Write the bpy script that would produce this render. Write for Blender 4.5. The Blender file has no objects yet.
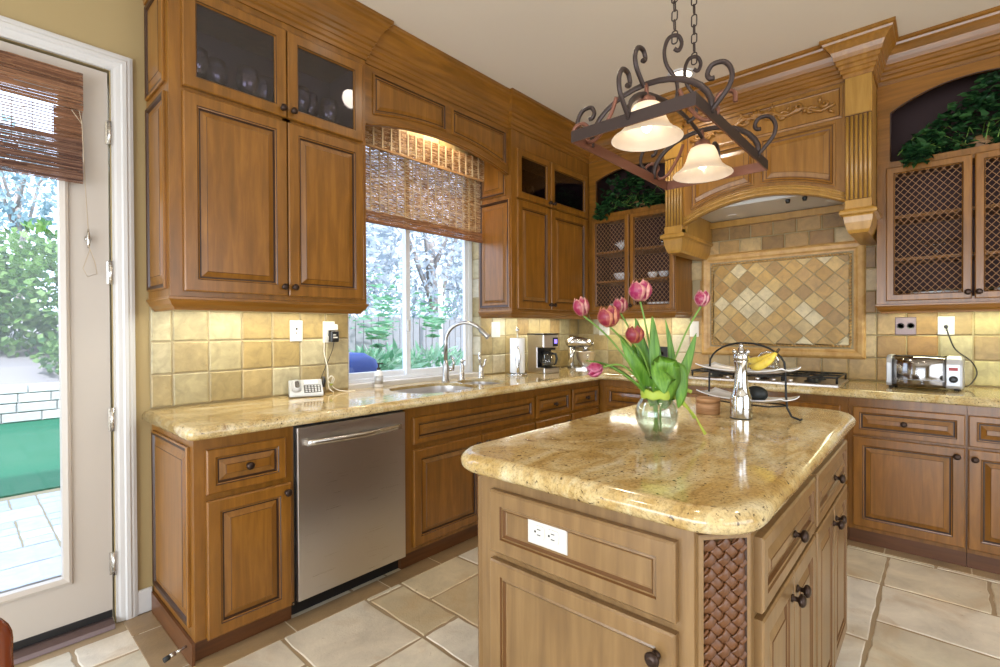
import bpy, math, random
from mathutils import Vector, Matrix
from math import sin, cos, pi, radians as R

sc = bpy.context.scene
col = sc.collection
rnd = random.Random(7)

# ------------------------------------------------------------------ camera
YAW, PITCH, ROLL = .8386, -.0077, -.0044
F0 = Vector((sin(YAW), cos(YAW), 0)); R0 = Vector((cos(YAW), -sin(YAW), 0)); U0 = Vector((0, 0, 1))
Fw = F0*cos(PITCH) + U0*sin(PITCH); Up = U0*cos(PITCH) - F0*sin(PITCH)
Rt = R0*cos(ROLL) + Up*sin(ROLL); Up2 = Up*cos(ROLL) - R0*sin(ROLL)
cd = bpy.data.cameras.new('camera'); cam = bpy.data.objects.new('camera', cd); col.objects.link(cam)
cd.sensor_width = 36; cd.lens = 491.5/1000*36; cd.clip_start = .05; cd.clip_end = 200
m = Matrix((Rt, Up2, -Fw)).transposed().to_4x4(); m.translation = Vector((-4.2606, -2.7645, 1.3081))
cam.matrix_world = m
sc.camera = cam

# ------------------------------------------------------------------ view, world, sun
sc.view_settings.view_transform = 'Standard'; sc.view_settings.look = 'None'
sc.view_settings.exposure = -0.05; sc.view_settings.gamma = 1; sc.view_settings.use_curve_mapping = False
sc.cycles.use_denoising = True
sc.cycles.max_bounces = 7; sc.cycles.diffuse_bounces = 4; sc.cycles.glossy_bounces = 4
sc.cycles.transparent_max_bounces = 24; sc.cycles.transmission_bounces = 8
sc.cycles.sample_clamp_indirect = 6; sc.cycles.caustics_reflective = False; sc.cycles.caustics_refractive = False
w = bpy.data.worlds.new('sky'); sc.world = w; w.use_nodes = True
bg = w.node_tree.nodes['Background']; bg.inputs[0].default_value = (.80, .89, 1, 1); bg.inputs[1].default_value = 3.6

def light(kind, name, loc, power, color=(1, 1, 1), size=.1, size_y=None, rot=(0, 0, 0), angle=None, blend=.5):
    l = bpy.data.lights.new(name, kind); l.energy = power; l.color = color
    if kind == 'AREA':
        l.size = size
        if size_y: l.shape = 'RECTANGLE'; l.size_y = size_y
    elif kind == 'SUN': l.angle = size
    else: l.shadow_soft_size = size
    if kind == 'SPOT': l.spot_size = angle; l.spot_blend = blend
    o = bpy.data.objects.new(name, l); o.location = loc; o.rotation_euler = rot; col.objects.link(o); return o

light('SUN', 'sun', (0, -8, 12), 7, (1, .97, .93), R(2), rot=(R(48), 0, R(-18)))
WARM = (1, .80, .56); CAN = (1, .88, .72)
# under-cabinet strips, valance and hood lamps
light('AREA', 'undercabinet_lamp', (-3.15, -.14, 1.425), 5, (1, .96, .80), .85, .05)
light('AREA', 'undercabinet_lamp', (-.85, -.14, 1.425), 5, (1, .96, .80), .95, .05)
light('AREA', 'undercabinet_lamp', (-.14, -.78, 1.425), 4, (1, .96, .80), .05, .65)
light('AREA', 'undercabinet_lamp', (-.14, -2.95, 1.425), 4.5, (.97, 1, .66), .05, .8)
light('SPOT', 'valance_lamp', (-1.98, -.19, 2.93), 45, WARM, .03, rot=(R(18), 0, 0), angle=R(120), blend=.8)
light('SPOT', 'hood_lamp', (-.35, -1.55, 2.2), 24, WARM, .03, angle=R(130), blend=.9)
light('SPOT', 'hood_lamp', (-.35, -2.08, 2.2), 24, WARM, .03, angle=R(130), blend=.9)
# ceiling cans: two seen, the second shifted off its fixture for pane glare, and the rest of the same kind behind the camera
for x, y in ((-.91, -1.43), (-2.3, -1.15), (-2.0, -3.2), (-3.3, -2.2), (-4.6, -1.3), (-4.3, -4.2), (-6, -2.6)):
    light('SPOT', 'can_lamp', (x, y, 3.0), 20, CAN, .07, angle=R(150), blend=.9)
# area fill lamps added for daylight from assumed openings out of view
light('AREA', 'daylight_fill', (-7.4, -2.2, .95), 175, (.84, .92, 1), 1.6, 4.2, rot=(0, R(-90), 0))
light('AREA', 'door_fill', (-4.35, 1.15, 3.0), 95, (.72, .85, 1), 1.3, 1.0, rot=(R(-48), 0, R(14)))  # added lamp, out of view above the glass door, boosting its daylight
light('AREA', 'daylight_fill', (-3.9, -6.4, 1.6), 38, (1, .97, .94), 4.6, 2.2, rot=(R(90), 0, 0))

# ------------------------------------------------------------------ materials
def lin(h):
    def f(c): c /= 255; return c/12.92 if c <= .04045 else ((c+.055)/1.055)**2.4
    return tuple(f(int(h[i:i+2], 16)) for i in (0, 2, 4)) + (1,)
M = {}
def pm(name, h, rough=.5, metal=0, **kw):
    m = bpy.data.materials.new(name); m.use_nodes = True; nt = m.node_tree; b = nt.nodes['Principled BSDF']
    b.inputs['Base Color'].default_value = lin(h); b.inputs['Roughness'].default_value = rough; b.inputs['Metallic'].default_value = metal
    for k, v in kw.items(): b.inputs[k.replace('_', ' ')].default_value = v
    M[name] = m; return m, nt, b
def N(nt, t, **kw):
    n = nt.nodes.new(t)
    for k, v in kw.items(): setattr(n, k, v)
    return n
def noise(nt, vec, scale, detail=4, dist=0, rough=.55):
    n = N(nt, 'ShaderNodeTexNoise'); n.inputs['Scale'].default_value = scale; n.inputs['Detail'].default_value = detail
    n.inputs['Distortion'].default_value = dist; n.inputs['Roughness'].default_value = rough
    nt.links.new(vec, n.inputs['Vector']); return n.outputs['Fac']
def ramp(nt, fac, stops):
    r = N(nt, 'ShaderNodeValToRGB'); e = r.color_ramp.elements
    while len(e) < len(stops): e.new(.5)
    for i, (p, c) in enumerate(stops):
        e[i].position = p; e[i].color = lin(c) if isinstance(c, str) else (c, c, c, 1)
    nt.links.new(fac, r.inputs[0]); return r.outputs[0]
def mul(nt, a, b, mode='MULTIPLY', fac=1):
    x = N(nt, 'ShaderNodeMix', data_type='RGBA', blend_type=mode)
    if isinstance(fac, (int, float)): x.inputs[0].default_value = fac
    else: nt.links.new(fac, x.inputs[0])
    nt.links.new(a, x.inputs[6])
    if isinstance(b, str): x.inputs[7].default_value = lin(b)
    else: nt.links.new(b, x.inputs[7])
    return x.outputs[2]
def coords(nt, scale=(1, 1, 1), kind='Object', shift=True):
    t = N(nt, 'ShaderNodeTexCoord'); mp = N(nt, 'ShaderNodeMapping'); mp.inputs['Scale'].default_value = scale
    v = t.outputs[kind]
    if shift and kind == 'Object':
        oi = N(nt, 'ShaderNodeObjectInfo'); a = N(nt, 'ShaderNodeVectorMath', operation='ADD'); s = N(nt, 'ShaderNodeMath', operation='MULTIPLY')
        s.inputs[1].default_value = 37; nt.links.new(oi.outputs['Random'], s.inputs[0])
        nt.links.new(v, a.inputs[0]); nt.links.new(s.outputs[0], a.inputs[1]); v = a.outputs[0]
    nt.links.new(v, mp.inputs[0]); return mp.outputs[0]
def bump(nt, b, h, strength=.1, dist=.01):
    n = N(nt, 'ShaderNodeBump'); n.inputs['Strength'].default_value = strength; n.inputs['Distance'].default_value = dist
    nt.links.new(h, n.inputs['Height']); nt.links.new(n.outputs[0], b.inputs['Normal'])
def wood(name, scale, dark, mid, light_, rough=.3):
    m, nt, b = pm(name, mid, rough)
    g = noise(nt, coords(nt, scale), 3.2, 7, .5, .6)
    c = ramp(nt, g, [(.2, dark), (.5, mid), (.82, light_)])
    p = ramp(nt, noise(nt, coords(nt, (1, 1, 1)), 3.2, 3, .4), [(.3, .86), (.7, 1.0)])
    nt.links.new(mul(nt, c, p), b.inputs['Base Color'])
    b.inputs['Coat Weight'].default_value = .2; b.inputs['Coat Roughness'].default_value = .25
    return m
wood('wood_upright', (9, 9, .9), '62400c', '805218', '996826')
wood('wood_level', (.9, .9, 11), '62400c', '805218', '996826')
wood('wood_hood', (9, 9, .9), '946a28', 'a87d36', 'b88e46')
wood('wood_mantel', (9, 9, .9), '764c16', '8e6022', 'a47432')
wood('wood_island', (9, 9, .9), '6a4f32', '82643f', '96774e')
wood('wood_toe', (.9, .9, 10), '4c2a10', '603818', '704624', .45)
pm('glaze', '341b07', .4)
pm('glaze_soft', '5f3c18', .4)
pm('cabinet_inside_shaded', '3a2220', .7); pm('glazed_inside_shaded', '6a5e68', .7)  # wood interiors: their unlit darkness is put into the base colours
pm('bronze', '3b2d26', .38, .75)
pm('iron', '3c302d', .45, .5)
pm('copper_iron', '7a5040', .45, .5)
pm('nickel', 'c9c6c0', .25, 1)
pm('chrome', 'd0d0d0', .1, 1); pm('toaster_steel', '96928f', .12, 1); pm('brushed_nickel', 'a5a3a0', .3, 1)
pm('black_iron', '17181a', .5, .2); pm('mesh_wire', 'a8805e', .45, .3)
pm('black_plastic', '141416', .35)
pm('blue_light', '5a4cc0', .4); M['blue_light'].node_tree.nodes['Principled BSDF'].inputs['Emission Color'].default_value = (.3, .2, 1, 1); M['blue_light'].node_tree.nodes['Principled BSDF'].inputs['Emission Strength'].default_value = 2
pm('red_panel', 'a02a28', .4)
pm('white_paint', 'c6c4c2', .35)
pm('door_paint', 'b6ada3', .38)
pm('white_plastic', 'cfccc6', .3)
pm('dark_plate', '6b5a58', .35, .6)
pm('white_ceramic', 'e8eaee', .12)
pm('silver_plastic', 'b6b8bc', .3, .4)
pm('wall_paint', 'a08c62', .7)
pm('ceiling_paint', 'd6ccbd', .85)
pm('rubber', '20201f', .6)
pm('shadow_gap', '1b1410', .8)
pm('vinyl', 'e6eaf0', .3)
pm('paper', 'eef0f2', .85)
pm('cord_white', 'e2ded2', .5)
pm('cord_dark', '241f1c', .5)
pm('towel_shade_cord', 'b7a68f', .7)
pm('stainless_dark', '6f6c6a', .22, 1)
# brushed stainless
m, nt, b = pm('steel', 'cfcac7', .26, 1)
h = noise(nt, coords(nt, (.6, .6, 60), shift=False), 6, 4)
nt.links.new(ramp(nt, h, [(.3, .27), (.7, .33)]), b.inputs['Roughness'])
b.inputs['Anisotropic'].default_value = .3
# granite: flowing gold, cream and brown with dark specks
def granite(name, scale, shiftless=True):
    m, nt, b = pm(name, 'd2b683', .09)
    v = coords(nt, (.8, 1.9, 1.5), shift=False)
    c = ramp(nt, noise(nt, v, 2.4*scale, 10, 2.2, .66), [(.28, '937345'), (.42, 'b89c66'), (.54, 'ccb88a'), (.70, 'ddd2b4')])
    v2 = coords(nt, (1, 1, 1), shift=False)
    gold = ramp(nt, noise(nt, v2, 5*scale, 6, 1.2), [(.46, 0.0), (.68, .5)])
    c = mul(nt, c, 'ad8a45', 'MIX', gold)
    br = ramp(nt, noise(nt, coords(nt, (2.6, 1, 2), shift=False), 5*scale, 9, 1.8, .72), [(.58, 0.0), (.70, .8)])
    c = mul(nt, c, '7a5630', 'MIX', br)
    fine = ramp(nt, noise(nt, v2, 120, 4, 0, .75), [(.34, .58), (.54, 1.0)])
    c = mul(nt, c, fine)
    dk = ramp(nt, noise(nt, v2, 85, 2, .3, .5), [(.64, 0.0), (.70, .8)])
    c = mul(nt, c, '3a2a1e', 'MIX', dk)
    nt.links.new(c, b.inputs['Base Color'])
    b.inputs['Coat Weight'].default_value = .2; b.inputs['Coat Roughness'].default_value = .04
granite('granite', 1.0)
# stone whose base colour is stored per tile
def stone(name, rough, lo, hi, sc1=9, pits=True, bstr=.25):
    m, nt, b = pm(name, 'c8b890', rough)
    a = N(nt, 'ShaderNodeAttribute', attribute_name='tint')
    v = coords(nt, (1, 1, 1), shift=False)
    c = mul(nt, a.outputs['Color'], ramp(nt, noise(nt, v, sc1, 7, .6, .62), [(.28, lo), (.7, hi)]))
    n2 = noise(nt, v, 90, 3)
    if pits:
        c = mul(nt, c, '8d6f44', 'MIX', ramp(nt, noise(nt, v, 38, 5, .5), [(.66, 0.0), (.76, .6)]))
    if name == 'travertine_floor':
        c = mul(nt, c, 'b2905f', 'MIX', ramp(nt, noise(nt, v, 3.2, 6, .9), [(.54, 0.0), (.72, .55)]))
    nt.links.new(c, b.inputs['Base Color']); bump(nt, b, n2, bstr, .004)
stone('travertine_floor', .34, .66, 1.0, 5)
stone('tile_stone', .45, .60, 1.0, 16)
stone('reed', .65, .7, 1.0, 30, False, .1)
stone('paver', .85, .8, 1, 12)
stone('leafy', .5, .75, 1.0, 20, False, .05)
nt = M['leafy'].node_tree; b = nt.nodes['Principled BSDF']; out_ = nt.nodes['Material Output']; tr = N(nt, 'ShaderNodeBsdfTranslucent'); mx = N(nt, 'ShaderNodeMixShader'); mx.inputs[0].default_value = .5
nt.links.new(b.inputs['Base Color'].links[0].from_socket, tr.inputs[0]); nt.links.new(b.outputs[0], mx.inputs[1]); nt.links.new(tr.outputs[0], mx.inputs[2]); nt.links.new(mx.outputs[0], out_.inputs[0])
pm('grout', '9a8c6c', .85)
pm('floor_grout', 'a08c70', .8)
m, nt, b = pm('stone_molding', 'b8904e', .4)
nt.links.new(ramp(nt, noise(nt, coords(nt), 16, 6, .5), [(.3, 'a87c3c'), (.7, 'c6a062')]), b.inputs['Base Color'])
# petals
m, nt, b = pm('petal', 'c23f74', .45, 0, Subsurface_Weight=.15, Subsurface_Radius=(.01, .005, .005))
a = N(nt, 'ShaderNodeAttribute', attribute_name='tint'); nt.links.new(a.outputs['Color'], b.inputs['Base Color'])
pm('stem', '688c38', .5)
m, nt, b = pm('tulip_leaf', '6c9a35', .4)
nt.links.new(ramp(nt, noise(nt, coords(nt, (30, 30, 3)), 4, 3), [(.3, '3f6e1a'), (.7, '68942e')]), b.inputs['Base Color'])
pm('ribbon', 'b4c84a', .5, 0, Alpha=.7)
m, nt, b = pm('salt_wood', 'a97c52', .5)
nt.links.new(ramp(nt, noise(nt, coords(nt, (2, 2, 30)), 6, 4), [(.3, '94683f'), (.7, 'bd9167')]), b.inputs['Base Color'])
m, nt, b = pm('banana', 'e0c24a', .45)
nt.links.new(ramp(nt, noise(nt, coords(nt), 18, 4), [(.25, 'a8862c'), (.4, 'e2c448'), (.7, 'efdc70')]), b.inputs['Base Color'])
pm('banana_tip', '4a3a20', .6)
pm('avocado', '1f2220', .5)
pm('chair_wood', '6b2c12', .2, 0, Coat_Weight=.6)
pm('blue_cover', '2e4f9c', .6)
pm('fence', '8d8c8c', .8)
pm('bark', 'a79c94', .9)
m, nt, b = pm('turf', '2f9470', .9)
nt.links.new(ramp(nt, noise(nt, coords(nt, shift=False), 120, 4), [(.3, '0a523a'), (.7, '1a7452')]), b.inputs['Base Color'])
pm('soil', '8a8484', .9)
# thin clear glass
def thin(name, tint, refl=.08, edge=.5):
    m = bpy.data.materials.new(name); m.use_nodes = True; nt = m.node_tree; nt.nodes.clear()
    o = N(nt, 'ShaderNodeOutputMaterial'); mx = N(nt, 'ShaderNodeMixShader'); t = N(nt, 'ShaderNodeBsdfTransparent'); g = N(nt, 'ShaderNodeBsdfGlossy')
    t.inputs[0].default_value = lin(tint); g.inputs['Roughness'].default_value = .03
    lw = N(nt, 'ShaderNodeLayerWeight'); lw.inputs[0].default_value = .3
    mr = N(nt, 'ShaderNodeMapRange'); mr.inputs[3].default_value = refl; mr.inputs[4].default_value = edge
    nt.links.new(lw.outputs['Facing'], mr.inputs[0]); nt.links.new(mr.outputs[0], mx.inputs[0])
    nt.links.new(t.outputs[0], mx.inputs[1]); nt.links.new(g.outputs[0], mx.inputs[2]); nt.links.new(mx.outputs[0], o.inputs[0])
    M[name] = m
thin('window_glass', 'f4f8ff', .03, .25)
thin('cabinet_glass', 'd4d0d8', .05, .3)
thin('glassware', 'dfe4ea', .16, .85); thin('clear_glass', 'f6f9f8', .045, .75); thin('water', 'eef4f0', .004, .12)
# lamp glass
m = bpy.data.materials.new('lamp_glass'); m.use_nodes = True; nt = m.node_tree; nt.nodes.clear(); M['lamp_glass'] = m
o_ = N(nt, 'ShaderNodeOutputMaterial'); mx = N(nt, 'ShaderNodeMixShader'); mx.inputs[0].default_value = .6
t_ = N(nt, 'ShaderNodeBsdfTranslucent'); t_.inputs[0].default_value = lin('fff4e4'); d_ = N(nt, 'ShaderNodeBsdfPrincipled'); d_.inputs['Base Color'].default_value = lin('f6ece0'); d_.inputs['Roughness'].default_value = .3
nt.links.new(d_.outputs[0], mx.inputs[1]); nt.links.new(t_.outputs[0], mx.inputs[2]); nt.links.new(mx.outputs[0], o_.inputs[0])
def emit(name, c, s):
    m = bpy.data.materials.new(name); m.use_nodes = True; nt = m.node_tree; nt.nodes.clear()
    o = N(nt, 'ShaderNodeOutputMaterial'); e = N(nt, 'ShaderNodeEmission'); e.inputs[0].default_value = lin(c); e.inputs[1].default_value = s
    nt.links.new(e.outputs[0], o.inputs[0]); M[name] = m
emit('bulb', 'fff2dc', 14); emit('can_glow', 'fff4e2', 6)

# ------------------------------------------------------------------ mesh helpers
class Fr:
    """local frame: u right, v up, w outward"""
    def __init__(s, o, u, v):
        s.o = Vector(o); s.u = Vector(u).normalized(); s.v = Vector(v).normalized(); s.w = s.u.cross(s.v)
    def p(s, u, v, w=0): return s.o + s.u*u + s.v*v + s.w*w
FA = Fr((0, 0, 0), (1, 0, 0), (0, 0, 1))      # window wall: u = x, w = -y
FB = Fr((0, 0, 0), (0, -1, 0), (0, 0, 1))     # range wall: u = -y, w = -x
FZ = Fr((0, 0, 0), (1, 0, 0), (0, 1, 0))      # plan: u = x, v = y, w = z
def FX(x): return Fr((x, 0, 0), (0, -1, 0), (0, 0, 1))   # a face looking towards -x
def wl(o):
    v = Vector((0, 0, 0))
    while o: v += o.location; o = o.parent
    return v
class MB:
    def __init__(s): s.v = []; s.f = []; s.m = []; s.sm = []; s.c = []; s.cur = None
    def add(s, pts): n = len(s.v); s.v += [Vector(p) for p in pts]; return list(range(n, n+len(pts)))
    def face(s, ids, m=0, sm=False): s.f.append(ids); s.m.append(m); s.sm.append(sm); s.c.append(s.cur)
    def box(s, fr, u0, u1, v0, v1, w0, w1, m=0):
        i = s.add([fr.p(a, b, c) for c in (w0, w1) for b in (v0, v1) for a in (u0, u1)])
        for q in ((0, 2, 3, 1), (4, 5, 7, 6), (0, 1, 5, 4), (2, 6, 7, 3), (0, 4, 6, 2), (1, 3, 7, 5)): s.face([i[k] for k in q], m)
        return s
    def bx(s, x0, x1, y0, y1, z0, z1, m=0): return s.box(FZ, x0, x1, y0, y1, z0, z1, m)
    def loft(s, loops, m=0, sm=False, cap0=True, cap1=True, closed=True, ms=None):
        ids = [s.add(l) for l in loops]; n = len(loops[0])
        for k in range(len(ids)-1):
            a, b = ids[k], ids[k+1]; mm = ms[k] if ms else m
            for j in range(n if closed else n-1):
                j2 = (j+1) % n; s.face([a[j], a[j2], b[j2], b[j]], mm, sm)
        if cap0: s.face(ids[0][::-1], ms[0] if ms else m)
        if cap1: s.face(ids[-1], ms[-1] if ms else m)
        return s
    def extr(s, fr, poly, w0, w1, m=0):
        return s.loft([[fr.p(u, v, w0) for u, v in poly], [fr.p(u, v, w1) for u, v in poly]], m)
    def rings(s, fr, poly, rg, cap0=False, cap1=True):
        """rg: (inset, w, material of the strip that ends here)"""
        loops = [[fr.p(u, v, w) for u, v in inset(poly, d)] for d, w, _ in rg]
        return s.loft(loops, ms=[r[2] for r in rg[1:]]+[0], cap0=cap0, cap1=cap1)
    def tube(s, pts, r, n=8, m=0, closed=False, flat=None, cap=True, sm=True):
        pts = [Vector(p) for p in pts]; N_ = len(pts); rr = r if isinstance(r, list) else [r]*N_
        loops = []; ref = None
        for i, p in enumerate(pts):
            t = (pts[(i+1) % N_] - pts[i-1]) if closed else (pts[min(i+1, N_-1)] - pts[max(i-1, 0)])
            if t.length < 1e-9: t = Vector((0, 0, 1))
            t.normalize()
            if flat is not None: a = Vector(flat); a = (a - t*a.dot(t)); 
            elif ref is None: a = Vector((0, 0, 1)) if abs(t.z) < .9 else Vector((1, 0, 0)); a = a - t*a.dot(t)
            else: a = ref - t*ref.dot(t)
            if a.length < 1e-6: a = t.orthogonal()
            a.normalize(); ref = a; b_ = t.cross(a)
            ra = rr[i] if not isinstance(rr[i], tuple) else rr[i][0]; rb = rr[i] if not isinstance(rr[i], tuple) else rr[i][1]
            loops.append([p + a*(cos(2*pi*k/n)*ra) + b_*(sin(2*pi*k/n)*rb) for k in range(n)])
        if closed: loops.append(loops[0]); cap = False
        return s.loft(loops, m, sm, cap, cap)
    def lathe(s, o, prof, n=20, m=0, axis='z', sm=True, ms=None, cap=True):
        o = Vector(o); ax = {'z': (Vector((1, 0, 0)), Vector((0, 1, 0)), Vector((0, 0, 1)))}.get(axis) if isinstance(axis, str) else None
        if ax is None:
            t = Vector(axis).normalized(); a = t.orthogonal().normalized(); ax = (a, t.cross(a), t)
        loops = [[o + ax[0]*(cos(2*pi*k/n)*r) + ax[1]*(sin(2*pi*k/n)*r) + ax[2]*z for k in range(n)] for r, z in prof]
        return s.loft(loops, m, sm, cap, cap, ms=ms)
    def blob(s, o, rx, ry, rz, n=14, k=8, m=0, jit=0):
        o = Vector(o); prof = []
        loops = []
        for i in range(k+1):
            t = pi*i/k; t = min(max(t, .05), pi-.05)
            loops.append([o + Vector((cos(2*pi*j/n)*sin(t)*rx, sin(2*pi*j/n)*sin(t)*ry, -cos(t)*rz))*(1+rnd.uniform(-jit, jit)) for j in range(n)])
        return s.loft(loops, m, True)
    def build(s, name, mats, parent=None, bev=0, label=None, seg=1):
        me = bpy.data.meshes.new(name); o = bpy.data.objects.new(name, me); col.objects.link(o)
        lo = Vector([min(v[i] for v in s.v) for i in range(3)]); hi = Vector([max(v[i] for v in s.v) for i in range(3)])
        org = Vector(((lo.x+hi.x)/2, (lo.y+hi.y)/2, lo.z))
        base = wl(parent) if parent else Vector((0, 0, 0))
        o.location = org - base
        me.from_pydata([tuple(v-org) for v in s.v], [], s.f)
        for k in (mats if isinstance(mats, (list, tuple)) else [mats]): me.materials.append(M[k])
        me.polygons.foreach_set('material_index', s.m); me.polygons.foreach_set('use_smooth', s.sm)
        if any(c is not None for c in s.c):
            ca = me.color_attributes.new('tint', 'FLOAT_COLOR', 'CORNER'); arr = []
            for c, f in zip(s.c, s.f): arr += list(c or (1, 1, 1, 1))*len(f)
            ca.data.foreach_set('color', arr)
        me.update()
        if parent: o.parent = parent
        if bev:
            bm = o.modifiers.new('b', 'BEVEL'); bm.width = bev; bm.segments = seg; bm.limit_method = 'ANGLE'; bm.angle_limit = R(40)
        if label: o['label'] = label
        return o
def inset(poly, d):
    if abs(d) < 1e-9: return list(poly)
    n = len(poly); out = []
    ar = sum(poly[i][0]*poly[(i+1) % n][1]-poly[(i+1) % n][0]*poly[i][1] for i in range(n)); sg = 1 if ar > 0 else -1
    for i in range(n):
        a, b_, c = poly[i-1], poly[i], poly[(i+1) % n]
        e1 = Vector((b_[0]-a[0], b_[1]-a[1])).normalized(); e2 = Vector((c[0]-b_[0], c[1]-b_[1])).normalized()
        n1 = Vector((-e1.y, e1.x))*sg; n2 = Vector((-e2.y, e2.x))*sg; q = n1+n2
        q = q/max(q.dot(n1), .3) if q.length > 1e-6 else n1
        out.append((b_[0]+q.x*d, b_[1]+q.y*d))
    return out
def rect(u0, u1, v0, v1): return [(u0, v0), (u1, v0), (u1, v1), (u0, v1)]
def rr(cx, cy, hx, hy, r, n=6):
    out = []
    for sx, sy, a0 in ((1, -1, -90), (1, 1, 0), (-1, 1, 90), (-1, -1, 180)):
        for k in range(n+1):
            a = R(a0+90*k/n); out.append((cx+sx*(hx-r)+r*cos(a), cy+sy*(hy-r)+r*sin(a)))
    return out
def thing(name, label, cat, loc, group=None):
    o = bpy.data.objects.new(name, None); o.empty_display_size = .05; col.objects.link(o); o.location = loc
    o['label'] = label; o['category'] = cat
    if group: o['group'] = group
    return o
def tag(o, label, cat, group=None, kind=None):
    o['label'] = label; o['category'] = cat
    if group: o['group'] = group
    if kind: o['kind'] = kind
    return o
def struct(o): o['kind'] = 'structure'; return o
def crown(mb, path, prof, m=0):
    """path: plan points, outward on the right of travel; prof: (projection, z)"""
    n = len(path); nor = []
    for i in range(n-1):
        d = Vector((path[i+1][0]-path[i][0], path[i+1][1]-path[i][1])).normalized(); nor.append(Vector((d.y, -d.x)))
    loops = []
    for i in range(n):
        a = nor[max(i-1, 0)]; b_ = nor[min(i, n-2)]; q = a+b_; q = q/max(q.dot(a), .2)
        loops.append([(path[i][0]+q.x*p, path[i][1]+q.y*p, z) for p, z in prof])
    return mb.loft(loops, m, closed=True)
CP = [(0, -.225), (.008, -.225), (.010, -.205), (.020, -.198), (.021, -.178), (.028, -.174), (.030, -.155), (.040, -.148), (.042, -.128), (.05, -.122),
      (.055, -.10), (.066, -.075), (.085, -.05), (.10, -.036), (.104, -.024), (.115, -.018), (.115, -.001), (0, -.001)]
H = 3.05
CROWN = [(p, H+z) for p, z in CP]

# ------------------------------------------------------------------ cabinet fronts
knob_proto = {}
def knob(parent, pos, nrm, mat='bronze', label=None):
    key = (tuple(nrm), mat)
    pos = Vector(pos)
    if key not in knob_proto:
        b = MB(); b.lathe((0, 0, 0), [(.010, 0), (.010, .003), (.006, .006), (.006, .014), (.015, .018), (.0165, .024), (.013, .029), (.006, .032)], 14, axis=nrm)
        o = b.build('knob', mat, parent); o.location = o.location + pos - Vector((0, 0, 0)) 
        # build() placed it relative to the parent's position with the mesh around the world origin
        knob_proto[key] = (o.data, o.location - pos + wl(parent))
        return o
    me, off = knob_proto[key]
    o = bpy.data.objects.new('knob', me); col.objects.link(o); o.parent = parent; o.location = pos + off - wl(parent)
    return o
def front(parent, fr, u0, u1, v0, v1, w, kind='panel', name='door', st=.055, kn=None, mats=('wood_upright', 'glaze', 'wood_level'), label=None):
    b = MB(); g = 1; pl = rect(u0, u1, v0, v1)
    if kind in ('panel',):
        b.rings(fr, pl, [(0, w, 0), (0, w+.016, 0), (.005, w+.020, 0), (st-.004, w+.020, 0), (st-.001, w+.0165, g), (st+.004, w+.0155, 0), (st+.007, w+.009, g),
                         (st+.012, w+.009, g), (st+.034, w+.0165, 0), (st+.0355, w+.0185, g)], cap0=True)
    else:
        b.rings(fr, pl, [(0, w, 0), (0, w+.016, 0), (.005, w+.020, 0), (st-.006, w+.020, 0), (st-.003, w+.016, g), (st, w+.013, 0), (st, w, 0)], cap1=False)
        inner = inset(pl, st)
        b.loft([[fr.p(u, v, w) for u, v in pl], [fr.p(u, v, w) for u, v in inner]], 0, cap0=False, cap1=False)
    d = b.build(name, list(mats), parent, label=label)
    a0, a1, c0, c1 = u0+st-.004, u1-st+.004, v0+st-.004, v1-st+.004
    if kind == 'glass':
        MB().box(fr, a0, a1, c0, c1, w+.004, w+.008).build('glass_pane', 'cabinet_glass', d)
    if kind == 'mesh':
        q = MB(); sp = .036; k = -int((c1-c0)/sp)-1; L = c1-c0
        while a0+k*sp < a1:
            for sg in (1, -1):
                s0 = a0+k*sp; 
                p0, p1 = (s0, c0), (s0+L*.85, c1)
                if sg < 0: p0, p1 = (s0, c1), (s0+L*.85, c0)
                t0 = max(0, (a0-p0[0])/(p1[0]-p0[0])); t1 = min(1, (a1-p0[0])/(p1[0]-p0[0]))
                if t1 > t0+.01:
                    A = (p0[0]+(p1[0]-p0[0])*t0, p0[1]+(p1[1]-p0[1])*t0); B = (p0[0]+(p1[0]-p0[0])*t1, p0[1]+(p1[1]-p0[1])*t1)
                    ww = w+.006+sg*.0012
                    q.tube([fr.p(*A, ww), fr.p(*B, ww)], .0017, 4, sm=False)
            k += 1
        q.build('wire_mesh', 'mesh_wire', d)
    if kn:
        for ku, kv in (kn if isinstance(kn, list) else [kn]): knob(d, fr.p(ku, kv, w+.020), tuple(fr.w))
    return d
def arch(u0, u1, spring, apex, n=20):
    """points from u0 to u1 along a circular segment"""
    L = (u1-u0)/2; h = apex-spring; r = (L*L+h*h)/(2*h); cx = (u0+u1)/2; cy = apex-r; a = math.asin(L/r)
    return [(cx+r*sin(-a+2*a*k/n), cy+r*cos(-a+2*a*k/n)) for k in range(n+1)]
WD = ['wood_upright', 'glaze', 'wood_level']

# ================================================================== THE ROOM
XL, YF = -7.6, -6.6
def wallpiece(name, boxes, mat='wall_paint'):
    b = MB()
    for q in boxes: b.bx(*q)
    return struct(b.build(name, mat))
DX0, DX1, DZ = -4.71, -3.785, 2.47
WX0, WX1, WZ0, WZ1 = -2.611, -1.425, .94, 2.66
wallpiece('wall_back', [(XL, DX0, 0, .18, 0, H), (DX0, DX1, 0, .18, DZ, H), (DX1, WX0, 0, .18, 0, H), (WX0, WX1, 0, .18, 0, WZ0-.05), (WX0, WX1, 0, .18, WZ1, H), (WX1, .18, 0, .18, 0, H)])
wallpiece('wall_right', [(0, .18, YF, 0, 0, H)])
wallpiece('wall_left', [(XL-.15, XL, YF, -5.1, 0, H), (XL-.15, XL, -.3, .18, 0, H), (XL-.15, XL, -5.1, -.3, 2.5, H), (XL-.15, XL, -5.1, -.3, 0, .06)])
wallpiece('wall_front', [(XL-.15, -6.4, YF-.15, YF, 0, H), (-1.4, .18, YF-.15, YF, 0, H), (-6.4, -1.4, YF-.15, YF, 0, .5), (-6.4, -1.4, YF-.15, YF, 2.7, H)])
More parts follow.
